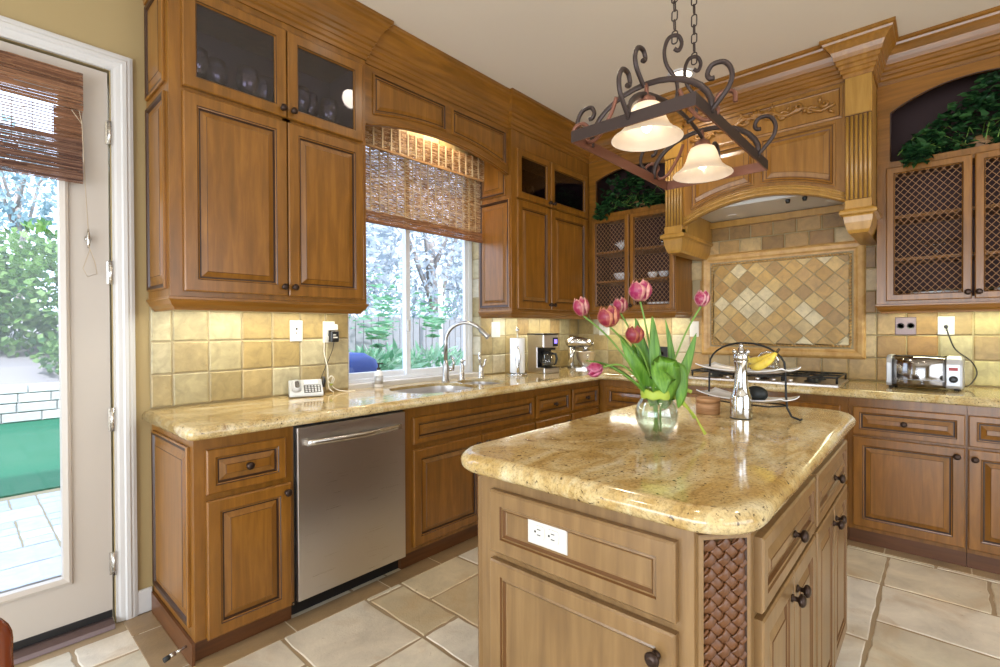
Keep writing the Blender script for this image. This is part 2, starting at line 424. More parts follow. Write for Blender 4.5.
wallpiece('ceiling', [(XL-.15, .18, YF-.15, .18, H, H+.15)], 'ceiling_paint')
# floor: random ashlar travertine, every slab with its own tint on a grout bed
def ashlar(b, x0, x1, y0, y1, g, z, gap, tints, sizes, rot=0, ev=.004):
    nx, ny = int((x1-x0)/g), int((y1-y0)/g); used = [[False]*ny for _ in range(nx)]
    for j in range(ny):
        for i in range(nx):
            if used[i][j]: continue
            opts = sizes[:]; rnd.shuffle(opts)
            for a, c in opts+[(1, 1)]:
                if i+a <= nx and j+c <= ny and all(not used[i+p][j+q] for p in range(a) for q in range(c)): break
            for p in range(a):
                for q in range(c): used[i+p][j+q] = True
            t = lin(rnd.choice(tints)); k = rnd.uniform(.9, 1.06); b.cur = (t[0]*k, t[1]*k, t[2]*k, 1)
            X0, X1, Y0, Y1 = x0+i*g+gap/2, x0+(i+a)*g-gap/2, y0+j*g+gap/2, y0+(j+c)*g-gap/2
            # tumbled, slightly uneven edges
            P = []; n = 7
            for (ax, ay, bx_, by_) in ((X0, Y0, X1, Y0), (X1, Y0, X1, Y1), (X1, Y1, X0, Y1), (X0, Y1, X0, Y0)):
                for k2 in range(n): P.append((ax+(bx_-ax)*k2/n+rnd.uniform(-1, 1)*gap*.26, ay+(by_-ay)*k2/n+rnd.uniform(-1, 1)*gap*.26))
            b.rings(FZ, P, [(0, z-.006, 0), (0, z-.003, 0), (ev, z, 0)])
b = MB(); b.cur = lin('8f7d64'); b.bx(XL, .02, YF, .02, -.05, -.0035, 1); b.cur = None
ashlar(b, XL, .0, YF, .0, .203, 0, .015, ['e8e0d0', 'eee8da', 'dacfb6', 'e0d5be', 'd8c8a8', 'e4dac8', 'd4c2a0', 'ece6da', 'e0d6c2', 'e6decc'], [(3, 2), (2, 2), (2, 1), (1, 2), (2, 3), (1, 1)])
for (u0_, u1_, v0_, v1_, ax_) in ((-3.76, -.62, -.685, -.572, 0), (-3.76, -3.652, -.57, -.02, 1), (-.66, -.572, -3.6, -.69, 1)):
    p_ = u0_ if ax_ == 0 else v0_; e_ = u1_ if ax_ == 0 else v1_
    while p_ < e_-.02:
        q_ = min(p_+rnd.uniform(.3, .5), e_); t_ = lin(rnd.choice(['9c8362', 'a68d6c', '927856'])); b.cur = t_
        R_ = rect(p_+.003, q_-.003, v0_, v1_) if ax_ == 0 else rect(u0_, u1_, p_+.003, q_-.003)
        b.rings(FZ, R_, [(0, -.004, 0), (0, .0012, 0), (.003, .0022, 0)]); p_ = q_
struct(b.build('floor', ['travertine_floor', 'floor_grout']))

# door and its casing
b = MB()
prof = [(0, -.000), (0, .016), (.012, .020), (.020, .020), (.026, .024), (.040, .024), (.046, .018), (.062, .016), (.070, .012), (.078, .012), (.078, 0)]
def casing(b, x0, x1, zt, pr):
    loops = []
    for (px, pz, dx, dz) in ((x1, 0, 1, 0), (x1, zt, 1, 1), (x0, zt, -1, 1), (x0, 0, -1, 0)):
        loops.append([(px+dx*d, -h_, pz+dz*d) for d, h_ in pr])
    b.loft(loops, 0)
casing(b, DX0, DX1+.004, DZ+.002, [(.078-d, h_) for d, h_ in prof])
struct(b.build('trim_1', 'white_paint'))
b = MB(); b.bx(DX0, DX1, .05, .18, DZ-.012, DZ); b.bx(DX1-.006, DX1, .05, .18, 0, DZ); b.bx(DX0, DX0+.006, .05, .18, 0, DZ)
struct(b.build('trim_2', 'white_paint'))
b = MB(); b.bx(DX0+.01, DX1-.01, -.055, .16, 0, .018, 0); b.loft([[(x, -.06, .0), (x, -.055, .018), (x, -.02, .03), (x, .16, .03), (x, .16, 0)] for x in (DX0+.01, DX1-.01)])
struct(b.build('trim_3', 'dark_plate'))
gx0, gx1, gz0, gz1 = -4.54, -3.958, .262, 2.33
b = MB()
fd = Fr((0, 0, 0), (1, 0, 0), (0, 0, 1))
pl = rect(DX0+.012, DX1-.008, .062, DZ-.012)
for (y_, ) in ((0,),):
    op = rect(gx0, gx1, gz0, gz1)
    b.loft([[fd.p(u, v, .0) for u, v in pl], [fd.p(u, v, .0) for u, v in op]], 0, cap0=False, cap1=False)
    b.loft([[fd.p(u, v, -.045) for u, v in pl], [fd.p(u, v, -.045) for u, v in op]], 0, cap0=False, cap1=False)
    b.loft([[fd.p(u, v, .0) for u, v in pl], [fd.p(u, v, -.045) for u, v in pl]], 0, cap0=False, cap1=False)
    # raised lite frame round the glass
    b.rings(fd, inset(op, -.032), [(0, 0, 0), (.004, .010, 0), (.014, .013, 0), (.022, .009, 0), (.032, .004, 0), (.036, -.020, 0)], cap1=False)
door = struct(b.build('door_1', 'door_paint'))
b = MB(); b.box(fd, gx0-.002, gx1+.002, gz0-.002, gz1+.002, -.024, -.018); b.build('glass_pane', 'window_glass', door)
b = MB(); b.bx(DX0+.014, DX1-.01, -.004, .04, .031, .062); b.build('door_sweep', 'black_plastic', door)
for z in (.27, .915, 1.57, 2.19):
    b = MB(); b.lathe((DX1-.003, -.012, z-.052), [(.0075, 0), (.0075, .104)], 10)
    for k in range(1, 5): b.lathe((DX1-.003, -.012, z-.052+.0208*k-.001), [(.0082, 0), (.0082, .002)], 10)
    b.bx(DX1-.018, DX1+.012, -.006, -.002, z-.05, z+.05); b.build('hinge', 'nickel', door)

# baseboard scrap between casing and cabinets
b = MB(); b.bx(-3.706, -3.645, -.014, 0, 0, .11); struct(b.build('baseboard_back', 'white_paint', bev=.004))

# window: white vinyl slider
b = MB()
y0, y1 = .085, .15
b.rings(Fr((0, 0, 0), (1, 0, 0), (0, 0, 1)), rect(WX0, WX1, .945, WZ1), [(0, -y1, 0), (0, -y0, 0), (.040, -y0, 0), (.042, -y0-.01, 0), (.042, -y1, 0)], cap1=False)
win = struct(b.build('window_1', 'vinyl'))
def sash(x0, x1, yy, name):
    b = MB(); f = Fr((0, 0, 0), (1, 0, 0), (0, 0, 1))
    b.rings(f, rect(x0, x1, .985, WZ1-.04), [(0, -yy-.025, 0), (0, -yy, 0), (.038, -yy, 0), (.041, -yy-.006, 0), (.041, -yy-.025, 0)], cap1=False)
    s = b.build(name, 'vinyl', win)
    MB().box(f, x0+.038, x1-.038, 1.02, WZ1-.08, -yy-.016, -yy-.012).build('glass_pane', 'window_glass', s)
    return s
sash(WX0+.04, -2.045, .115, 'window_sash'); s2 = sash(-2.09, WX1-.04, .09, 'window_sash')
MB().bx(-2.078, -2.06, .078, .09, 1.30, 1.38).build('latch', 'white_plastic', s2)
b = MB(); b.bx(WX0, WX1, .0015, .09, .895, .966); struct(b.build('trim_4', 'white_paint', bev=.004))

# ------------------------------------------------------------------ tile work
TA = ['b3a57c', 'a39062', 'bcb08c', 'ad9a6e', 'a58e5c', 'b4a680', '9a8054', 'b09a6a', 'c4baa0']
TB = ['b08a50', '9c743c', 'bb9a66', 'a07840', 'b4925e', 'c2a97c', 'a27e48', '94703a', 'bfa06a']
TG = ['b3a66c', 'a89a60', 'bdb07a', '9c8c52']
def tiles(b, fr, us, vs, w=.012, tints=TA, gap=.006, skip=None):
    for j in range(len(vs)-1):
        row = us[j % len(us)] if isinstance(us[0], list) else us
        for i in range(len(row)-1):
            u0, u1, v0, v1 = row[i]+gap/2, row[i+1]-gap/2, vs[j]+gap/2, vs[j+1]-gap/2
            if u1-u0 < .01 or v1-v0 < .01 or (skip and skip(u0, u1, v0, v1)): continue
            tt = tints(u0, v0) if callable(tints) else tints
            t = lin(rnd.choice(tt)); k = rnd.uniform(.92, 1.06); b.cur = (t[0]*k, t[1]*k, t[2]*k, 1)
            P = []
            for (ax, ay, bx_, by_) in ((u0, v0, u1, v0), (u1, v0, u1, v1), (u1, v1, u0, v1), (u0, v1, u0, v0)):
                for k2 in range(3): P.append((ax+(bx_-ax)*k2/3+rnd.uniform(-.001, .001), ay+(by_-ay)*k2/3+rnd.uniform(-.001, .001)))
            b.rings(fr, P, [(0, .001, 0), (.0005, w-.004, 0), (.005, w, 0)])
VR = [.946, 1.103, 1.258, 1.411, 1.566]
def splash(name, fr, u0, u1, us, vs, label, tints=TA, skip=None, bed=None):
    b = MB(); b.cur = lin('a8997b')
    for q in (bed or [(u0, u1, vs[0], vs[-1])]): b.box(fr, q[0], q[1], q[2], q[3], .0005, .007, 1)
    tiles(b, fr, us, vs, tints=tints, skip=skip)
    return tag(b.build(name, ['tile_stone', 'grout']), label, 'backsplash')
splash('tile_backsplash', FA, -3.645, WX0, [-3.645, -3.556, -3.398, -3.240, -3.081, -2.922, -2.766, WX0], [.946, 1.103, 1.258, 1.411, 1.44], 'tumbled stone tile backsplash behind the phone and left wall outlets')
splash('tile_backsplash', FA, WX1, -.0, [WX1, -1.29, -1.13, -.97, -.81, -.65, -.49, -.33, -.17, -.014], [.946, 1.103, 1.258, 1.411, 1.44], 'tumbled stone tile backsplash behind the coffee maker and paper towels')
splash('tile_backsplash', FA, WX0, WX1, [WX0+.15*k for k in range(8)]+[WX1], [WZ1, 2.78, 2.93, H-.01], 'lit stone tiles above the window behind the wooden valance')
b = MB(); fj = Fr((WX1, 0, 0), (0, 1, 0), (0, 0, 1)); fj.w = Vector((-1, 0, 0)); b.cur = lin('a8997b'); b.box(fj, -.01, .084, .946, WZ1, 0, .004, 1)
tiles(b, fj, [-.01, .084], [.946+.155*k for k in range(12)], w=.008)
tag(b.build('window_jamb_tiles', ['tile_stone', 'grout']), 'column of stone tiles lining the right side of the window recess', 'tiles')
FR = (1.25, 2.372, 1.09, 1.925)      # mural frame on the range wall (u, v)
uu = [.014]+[.16*k+.03 for k in range(1, 23)]
usr = [uu, uu, uu, uu, [.014]+[.16*k-.05 for k in range(1, 24)], uu, [.014]+[.16*k-.05 for k in range(1, 24)], uu]
def sk(u0, u1, v0, v1):
    if u0 > FR[0]+.01 and u1 < FR[1]-.01 and v0 > FR[2]+.01 and v1 < FR[3]-.01: return True
    if v0 > 1.42: return not (u0 > 1.15 and u1 < 2.56)
    return False
def tb(u, v): return TG+TA if (u > 2.72 or u < 1.1) and v < 1.42 else TB
splash('tile_backsplash', FB, .014, 3.55, usr, [.946, 1.103, 1.258, 1.411, 1.566, 1.721, 1.876, 2.031, 2.186, 2.341], 'golden stone tile backsplash along the range wall', tints=tb, skip=sk,
       bed=[(.014, 3.55, .946, 1.43), (1.17, 2.52, 1.43, 2.34)])
# mural: stone frame, rope moulding, diamonds
mt = thing('tile_mural', 'framed mural of small diagonal stone tiles on the wall above the cooktop', 'mural', (0, -1.81, FR[2]))
pr_ = rect(FR[0], FR[1], FR[2], FR[3])
MB().rings(FB, pr_, [(0, .002, 0), (0, .016, 0), (.010, .026, 0), (.022, .030, 0), (.045, .026, 0), (.058, .018, 0), (.070, .016, 0), (.070, .002, 0)], cap1=False).build('frame', 'stone_molding', mt)
b = MB(); rp = inset(pr_, .088)
L_ = [(rp[i], rp[(i+1) % 4]) for i in range(4)]
for (a, c) in L_:
    d = math.hypot(c[0]-a[0], c[1]-a[1]); n = int(d/.022)
    du, dv = (c[0]-a[0])/d, (c[1]-a[1])/d
    for k in range(n):
        t = (k+.5)*d/n; x_, y_ = a[0]+du*t, a[1]+dv*t
        b.tube([FB.p(x_-du*.011-dv*.006*1, y_-dv*.011+du*.006, .016), FB.p(x_, y_, .021), FB.p(x_+du*.011+dv*.006, y_+dv*.011-du*.006, .016)], [.0035, .0075, .0035], 6)
b.build('rope_moulding', 'stone_molding', mt)
b = MB(); b.cur = lin('b99c6c'); b.box(FB, FR[0]+.065, FR[1]-.065, FR[2]+.065, FR[3]-.065, .001, .0128, 1)
def clip(P, u0, u1, v0, v1):
    for ax, lim, sg in ((0, u0, 1), (0, u1, -1), (1, v0, 1), (1, v1, -1)):
        out = []
        for i in range(len(P)):
            a, c = P[i-1], P[i]; da, dc = (a[ax]-lim)*sg, (c[ax]-lim)*sg
            if (da >= 0) != (dc >= 0):
                t = da/(da-dc); out.append((a[0]+(c[0]-a[0])*t, a[1]+(c[1]-a[1])*t))
            if dc >= 0: out.append(c)
        P = out
        if not P: return P
    return P
du_, dv_ = .130, .130; fu0, fu1, fv0, fv1 = FR[0]+.098, FR[1]-.098, FR[2]+.098, FR[3]-.098
TD = ['c8a25c', 'b8914c', 'd2b272', 'bf9a5e', 'ab8850', 'ccb27e', 'e0d0a6', 'c6a264', 'b48c4e', 'c39c58']
for j in range(-1, 14):
    for i in range(-1, 12):
        cu = fu0+i*du_+(du_/2 if j % 2 else 0); cv = fv0+j*dv_/2; h_ = du_/2-.004
        P = clip([(cu-h_, cv), (cu, cv-h_), (cu+h_, cv), (cu, cv+h_)], fu0, fu1, fv0, fv1)
        if len(P) >= 3 and abs(sum(P[k-1][0]*P[k][1]-P[k][0]*P[k-1][1] for k in range(len(P)))) > .0004:
            t = lin(rnd.choice(TD)); b.cur = t; b.rings(FB, P, [(0, .010, 0), (.0, .0142, 0), (.002, .0155, 0)])
b.build('diamond_tiles', ['tile_stone', 'grout'], mt)

# ================================================================== COUNTERTOPS
def slab(name, poly, z0, z1, holes, label, exposed=None):
    import bmesh
    b = MB(); T = z1-z0
    rg = [(.016, z0), (.005, z0+.004), (0, z0+.012), (0, z0+T*.55), (.003, z1-.012), (.010, z1-.004), (.020, z1)]
    loops = []
    for d, z in rg: loops.append([(p[0], p[1], z) for p in inset(poly, d)])
    b.loft(loops, 0, True, cap0=False, cap1=False)
    top = loops[-1]
    for zz, lp in ((z1, loops[-1]), (z0, loops[0])):
        bm = bmesh.new(); es = []
        for L in [[(p[0], p[1]) for p in lp]]+holes:
            vs = [bm.verts.new((x, y, zz)) for x, y in L]
            es += [bm.edges.new((vs[i-1], vs[i])) for i in range(len(vs))]
        bmesh.ops.triangle_fill(bm, edges=es, use_beauty=True); bm.verts.index_update()
        base = b.add([v.co.copy() for v in bm.verts])
        def inside(pt, Q):
            k = False
            for i in range(len(Q)):
                (x1_, y1_), (x2_, y2_) = Q[i-1], Q[i]
                if (y1_ > pt.y) != (y2_ > pt.y) and pt.x < (x2_-x1_)*(pt.y-y1_)/(y2_-y1_)+x1_: k = not k
            return k
        for f in bm.faces:
            if any(inside(f.calc_center_median(), hl) for hl in holes): continue
            ids = [base[v.index] for v in f.verts]
            if (f.normal.z > 0) != (zz == z1): ids = ids[::-1]
            b.face(ids)
        bm.free()
    for hl in holes:
        b.loft([[(x, y, z0+.001) for x, y in hl], [(x, y, z1-.006) for x, y in hl], [(x, y, z1) for x, y in hl]], 0, True, cap0=False, cap1=False)
    return b
CZ = .94; e = .008
def arcpts(cx, cy, r, a0, a1, n=8): return [(cx+r*cos(R(a0+(a1-a0)*k/n)), cy+r*sin(R(a0+(a1-a0)*k/n))) for k in range(n+1)]
poly = [(-3.705, e)]+arcpts(-3.705+.04, -.67+.04, .04, 180, 270)+[(-.655, -.655), (-.655, -3.5), (e, -3.5), (e, e), (WX1+.02, e), (WX1+.02, .03), (WX0-.02, .03), (WX0-.02, e)]
poly = [(-3.678, .0)]+arcpts(-3.638, -.63, .04, 180, 270)+[(-.66, -.67), (-.66, -3.5), (.0, -3.5), (.0, .0)]
b1 = rr(-2.215, -.365, .275, .205, .15); b2 = rr(-1.755, -.345, .145, .17, .10)
b = slab('countertop', poly, .89, CZ, [b1, b2], '')
tag(b.build('countertop', 'granite'), 'long L-shaped gold granite countertop on the wall cabinets', 'countertop')
# island top
IZ = .95
ip = rr(-2.465, -2.078, .820, .424, .13, 8)
def islab(poly, z0, z1):
    b = MB(); T = z1-z0
    rg = [(.022, z0), (.010, z0+.003), (.002, z0+.012), (0, z0+T*.5), (.003, z0+T*.68), (.012, z1-.008), (.022, z1-.002), (.032, z1)]
    b.loft([[(p[0], p[1], z) for p in inset(poly, d)] for d, z in rg], 0, True); return b
tag(islab(ip, .898, IZ).build('island_top', 'granite'), 'thick gold granite slab with rounded corners topping the kitchen island', 'countertop')

# sink
st = thing('kitchen_sink', 'stainless double bowl sink under the window', 'sink', (-2.0, -.36, .70))
for P, nm in ((b1, 'sink_bowl'), (b2, 'sink_bowl')):
    b = MB(); b.rings(FZ, P, [(.0015, .922, 0), (.003, .90, 0), (.006, .80, 0), (.012, .745, 0), (.035, .722, 0), (.06, .716, 0)], cap1=True); b.sm = [True]*len(b.sm)
    cx = sum(p[0] for p in P)/len(P); cy = sum(p[1] for p in P)/len(P)
    ob = b.build(nm, 'steel', st)
    MB().lathe((cx, cy, .7165), [(.042, 0), (.042, .003), (.028, .003), (.020, .0005)], 18).build('drain', 'chrome', ob)

# ================================================================== CABINETS
def box_cab(fr, u0, u1, v0, v1, d, mat=WD): return MB().box(fr, u0, u1, v0, v1, .002, d)
def flatpanel(parent, fr, u0, u1, v0, v1, w, name='end_panel', st=.05, mats=WD):
    return MB().rings(fr, rect(u0, u1, v0, v1), [(0, w, 0), (0, w+.010, 0), (.006, w+.014, 0), (.018, w+.012, 1), (.024, w+.004, 1), (.040, w+.004, 0), (.060, w+.011, 0), (.062, w+.013, 1)], cap0=True).build(name, mats, parent)
RAIL = [(0, 1.458), (.009, 1.455), (.009, 1.446), (.002, 1.440), (-.004, 1.424), (-.018, 1.410), (-.020, 1.400), (-.032, 1.400), (-.032, 1.455)]
WC = ['wood_upright', 'glaze', 'wood_level', 'cabinet_inside_shaded', 'glazed_inside_shaded']
# ---- upper cabinet at left of window
x0, x1, dp = -3.648, -2.70, .35
t = thing('upper_cabinet', 'tall upper cabinet left of the window with two glass doors above', 'cabinet', ((x0+x1)/2, -.175, 1.40))
b = MB(); F = FA
b.box(F, x0, x0+.02, 1.455, H-.003, .002, dp-.019); b.box(F, x1-.02, x1, 1.455, H-.003, .002, dp-.019); b.box(F, x0+.019, x1-.019, 1.456, 1.475, .003, dp-.021)
b.box(F, x0+.019, x1-.019, 2.335, 2.355, .003, dp-.021, 0); b.box(F, x0+.019, x1-.019, 2.80, H-.003, .003, dp-.021)
b.box(F, x0+.02, x1-.02, 1.475, 2.80, .002, .012, 4); b.box(F, x0+.02, x0+.026, 2.355, 2.80, .012, dp-.03, 4); b.box(F, x1-.026, x1-.02, 2.355, 2.80, .012, dp-.03, 4); b.box(F, x0+.02, x1-.02, 2.355, 2.359, .012, dp-.03, 4)
for q in ((x0, x0+.055, 1.455, H-.002), (x1-.045, x1, 1.455, H-.002), (x0+.055, x1-.045, 1.455, 1.50), (x0+.055, x1-.045, 2.32, 2.375), (x0+.055, x1-.045, 2.77, H-.002), (-3.17, -3.13, 1.50, 2.77)): b.box(F, *q, dp-.02, dp)
b.build('cabinet_body', WC, t)
front(t, F, -3.60, -3.155, 1.48, 2.335, dp, kn=(-3.178, 1.522)); front(t, F, -3.149, -2.725, 1.48, 2.335, dp, kn=(-3.126, 1.522))
front(t, F, -3.60, -3.155, 2.355, 2.785, dp, 'glass', kn=(-3.178, 2.392)); front(t, F, -3.149, -2.725, 2.355, 2.785, dp, 'glass', kn=(-3.126, 2.392))
flatpanel(t, FX(x0), .03, .31, 1.49, 2.33, 0); flatpanel(t, FX(x0), .03, .31, 2.37, 2.80, 0)
crown(MB(), [(x0, -.002), (x0, -dp), (x1, -dp), (x1, -.30)], RAIL).build('light_rail', 'wood_level', t)
crown(MB(), [(x0, -.002), (x0, -dp), (x1, -dp), (x1, -.30)], CROWN).build('crown_moulding', 'wood_level', t)
# ---- valance
t = thing('window_valance', 'arched wooden valance with two sunk panels bridging the window', 'valance', (-2.07, -.32, 2.47))
x0, x1 = -2.698, -1.442; AR = arch(x0+.02, x1-.02, 2.478, 2.562)
b = MB(); b.extr(FA, [(x0, 2.478)]+AR+[(x1, 2.478), (x1, H-.002), (x0, H-.002)], .30, .325)
b.build('valance_board', 'wood_level', t)
b = MB(); b.tube([FA.p(u, v+.004, .328) for u, v in AR], (.006, .010), 8); b.build('arch_bead', 'wood_level', t)
def vpanel(a0, a1):
    def zb(u):
        L=(x1-x0)/2; return 2.478+.084*max(0, 1-((u-(x0+x1)/2)/L)**2)+.055
    P = [(a0+(a1-a0)*k/8, zb(a0+(a1-a0)*k/8)) for k in range(9)]+[(a1, 2.79), (a0, 2.79)]
    MB().rings(FA, P, [(0, .324, 0), (0, .333, 0), (.010, .335, 0), (.016, .327, 1), (.022, .326, 0), (.028, .326, 1), (.045, .333, 0)]).build('sunk_panel', WD, t)
vpanel(-2.635, -2.075); vpanel(-2.02, -1.475)
crown(MB(), [(x0, -.325), (x1, -.325)], CROWN).build('crown_moulding', 'wood_level', t)
# ---- upper cabinet right of window
x0, x1 = -1.44, -.37
t = thing('upper_cabinet', 'corner upper cabinet right of the window with white-lit end panel', 'cabinet', (-.9, -.175, 1.40))
t['label'] = 'upper cabinet between the window and the room corner, above the coffee maker'
b = MB()
b.box(F, x0, x0+.02, 1.455, H-.01, .002, dp-.019); b.box(F, x0+.019, -.003, 1.456, 1.475, .003, dp-.021); b.box(F, x0+.019, -.003, 2.295, 2.315, .003, dp-.021); b.box(F, x0+.019, -.003, 2.72, H-.003, .003, dp-.021)
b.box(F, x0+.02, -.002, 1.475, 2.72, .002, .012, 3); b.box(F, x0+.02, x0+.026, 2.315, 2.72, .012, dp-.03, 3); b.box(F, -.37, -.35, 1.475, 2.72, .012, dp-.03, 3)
for q in ((x0, x0+.055, 1.455, H-.002), (-.40, -.35, 1.455, H-.002), (x0+.055, -.40, 1.455, 1.49), (x0+.055, -.40, 2.285, 2.335), (x0+.055, -.40, 2.68, H-.002), (-.975, -.94, 1.49, 2.68)): b.box(F, *q, dp-.02, dp)
b.build('cabinet_body', WC, t)
front(t, F, -1.388, -.962, 1.47, 2.30, dp, kn=(-.985, 1.51)); front(t, F, -.956, -.395, 1.47, 2.30, dp, kn=(-.93, 1.51), st=.06)
front(t, F, -1.388, -.962, 2.315, 2.69, dp, 'glass', kn=(-.985, 2.345)); front(t, F, -.956, -.395, 2.315, 2.69, dp, 'glass', kn=(-.93, 2.345))
flatpanel(t, FX(x0), .02, .335, 1.475, 2.30, 0); flatpanel(t, FX(x0), .02, .295, 2.335, 2.74, 0)
crown(MB(), [(x0, -.002), (x0, -dp), (-.362, -dp)], RAIL).build('light_rail', 'wood_level', t)
crown(MB(), [(x0, -.30), (x0, -dp), (-.352, -dp)], CROWN).build('crown_moulding', 'wood_level', t)
# ---- range wall uppers with wire doors and arched niches
def wire_cab(y0, y1, splits, label, spring, apex, a0, a1, knobs, dz=2.30, crown_path=None, rail_path=None):
    t = thing('upper_cabinet', label, 'cabinet', (-.18, -(y0+y1)/2, 1.40)); F = FB
    b = MB()
    for q in ((y0, y0+.02, 1.455, H-.01), (y1-.02, y1, 1.455, H-.01)): b.box(F, *q, .002, dp-.019)
    for z in (1.456, 2.315, H-.031): b.box(F, y0+.019, y1-.019, z, z+.02, .003, dp-.021)
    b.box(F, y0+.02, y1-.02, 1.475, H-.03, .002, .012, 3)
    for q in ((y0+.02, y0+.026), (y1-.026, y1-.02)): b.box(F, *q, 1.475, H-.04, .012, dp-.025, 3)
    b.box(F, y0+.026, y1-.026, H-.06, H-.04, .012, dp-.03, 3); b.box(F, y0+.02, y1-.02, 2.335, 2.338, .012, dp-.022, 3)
    for q in ((y0, y0+.05, 1.455, 2.34), (y1-.03, y1, 1.455, 2.34), (y0+.05, y1-.03, 1.455, 1.49), (y0+.05, y1-.03, 2.28, 2.34)): b.box(F, *q, dp-.02, dp)
    A = arch(a0, a1, spring, apex)
    b.extr(F, [(y0, 2.34), (a0, 2.34)]+A+[(a1, 2.34), (y1, 2.34), (y1, H-.002), (y0, H-.002)], dp-.02, dp, 2)
    b.build('cabinet_body', WC, t)
    b = MB(); b.tube([F.p(a0, 2.345, dp)]+[F.p(u, v, dp) for u, v in A]+[F.p(a1, 2.345, dp)], .0035, 6); b.build('arch_bead', 'glaze', t)
    for z in (1.735, 2.0):
        s_ = MB(); s_.box(F, y0+.03, y1-.03, z-.009, z+.009, .013, dp-.04); q = s_.build('shelf', 'wood_level', t)
        n = int((y1-y0)/.03); MB().tube([F.p(y0+.03+(y1-y0-.06)*k/(n*4), z+.006*sin(k*pi/2), dp-.038+.004*cos(k*pi/2)) for k in range(n*4+1)], .006, 6).build('rope_edge', 'wood_level', q)
    for (s0, s1), kk in zip(splits, knobs): front(t, F, s0, s1, 1.475, dz, dp, 'mesh', kn=kk, st=.042)
    crown(MB(), crown_path, CROWN).build('crown_moulding', 'wood_level', t)
    crown(MB(), rail_path, RAIL).build('light_rail', 'wood_level', t)
    return t
wire_cab(.352, 1.165, [(.395, .757), (.767, 1.155)], 'wire-front upper cabinet at the corner left of the range hood, ivy in its niche', 2.645, 2.715, .43, 1.13, [(.742, 1.51), (.782, 1.51)], 
         crown_path=[(-dp, -.352-.0), (-dp, -1.165)], rail_path=[(-dp, -.36), (-dp, -1.165), (-.002, -1.165)])
wire_cab(2.458, 3.32, [(2.505, 2.892), (2.904, 3.30)], 'wire-front upper cabinet right of the range hood above the toaster', 2.645, 2.76, 2.525, 3.28, [(2.875, 1.513), (2.921, 1.513)],
         crown_path=[(-dp, -2.458), (-dp, -3.32)], rail_path=[(-.002, -2.458), (-dp, -2.458), (-dp, -3.32), (-.002, -3.32)])

# ---- range hood
t = thing('range_hood', 'carved wooden mantel hood with fluted pilasters over the cooktop', 'range hood', (-.3, -1.82, 1.87))
F = FB; WH = ['wood_hood', 'glaze_soft']; WM = ['wood_mantel', 'glaze_soft']
def pilaster(a0, a1, xf, side):
    b = MB(); 
    b.box(F, a0, a1, 2.06, H-.002, .002, xf-.012)
    b.box(F, a0, a1, 2.60, H-.21, xf-.012, xf)                       # plain block under the capital
    b.box(F, a0, a1, 2.03, 2.085, xf-.012, xf+.004)
    o = b.build('pilaster', WH, t, bev=.002)
    b = MB(); n = 6; wd = (a1-a0)/n
    b.box(F, a0, a1, 2.085, 2.60, xf-.014, xf-.010, 1)
    for k in range(n): b.tube([F.p(a0+wd*(k+.5), 2.088, xf-.010), F.p(a0+wd*(k+.5), 2.592, xf-.010)], (wd*.42, .010), 10, flat=(0, 1, 0))
    b.build('flutes', WH, o)
    b = MB()
    cap = crown(b, [(-.0, -a0) if False else (-.28, -a0), (-xf, -a0), (-xf, -a1), (-.28, -a1)], CROWN); b.build('capital', 'wood_mantel', o)
    b = MB(); P = [(0, 2.035), (.006, 2.033), (.022, 2.022), (.026, 2.012), (.026, 1.998), (.010, 1.992), (.006, 1.985), (.002, 1.95), (-.010, 1.905), (-.020, 1.885), (-.05, 1.885), (-.05, 2.035)]
    crown(b, [(-.004, -a0), (-xf, -a0), (-xf, -a1), (-.004, -a1)], P); b.box(F, a0+.03, a1-.03, 1.886, 2.034, .004, xf-.03)
    b.build('corbel', 'wood_hood', o)
pilaster(1.185, 1.318, .615, -1); pilaster(2.322, 2.455, .615, 1)
hf = .575; a0, a1 = 1.318, 2.322; AR = arch(a0, a1, 2.082, 2.208)
b = MB(); b.extr(F, [(a0, 2.082)]+AR[1:-1]+[(a1, 2.082), (a1, H-.002), (a0, H-.002)], hf-.03, hf)
b.box(F, a0, a1, 2.28, 2.30, .012, hf-.03); b.build('mantel', WM, t)
b = MB(); 
for off, r_, ww in ((.012, (.010, .014), hf+.006), (.040, (.008, .010), hf+.003), (.058, (.005, .006), hf+.001)):
    b.tube([F.p(u, v+off, ww) for u, v in AR], [r_]*len(AR), 8, flat=(0, 0, 1))
b.extr(F, AR+[(u, v+.052) for u, v in AR[::-1]], hf-.002, hf+.005)
b.build('arch_moulding', 'wood_hood', t)
def hz(u): L = (a1-a0)/2; return 2.082+.126*max(0, 1-((u-1.82)/L)**2)
for p0, p1 in ((1.375, 1.80), (1.85, 2.268)):
    P = [(p0+(p1-p0)*k/8, hz(p0+(p1-p0)*k/8)+.085) for k in range(9)]+[(p1, 2.585), (p0, 2.585)]
    MB().rings(F, P, [(0, hf-.001, 0), (0, hf+.012, 0), (.008, hf+.016, 0), (.016, hf+.010, 1), (.026, hf+.003, 0), (.034, hf+.002, 1), (.060, hf+.010, 0), (.062, hf+.012, 1)]).build('sunk_panel', WM, t)
b = MB(); b.rings(F, rect(1.335, 2.305, 2.61, 2.81), [(0, hf-.001, 0), (0, hf+.006, 0), (.012, hf+.008, 0), (.018, hf+.003, 1), (.022, hf+.002, 0)]); b.build('frieze_board', WM, t)
crown(MB(), [(-hf, -a0), (-hf, -a1)], CROWN).build('crown_moulding', 'wood_level', t)
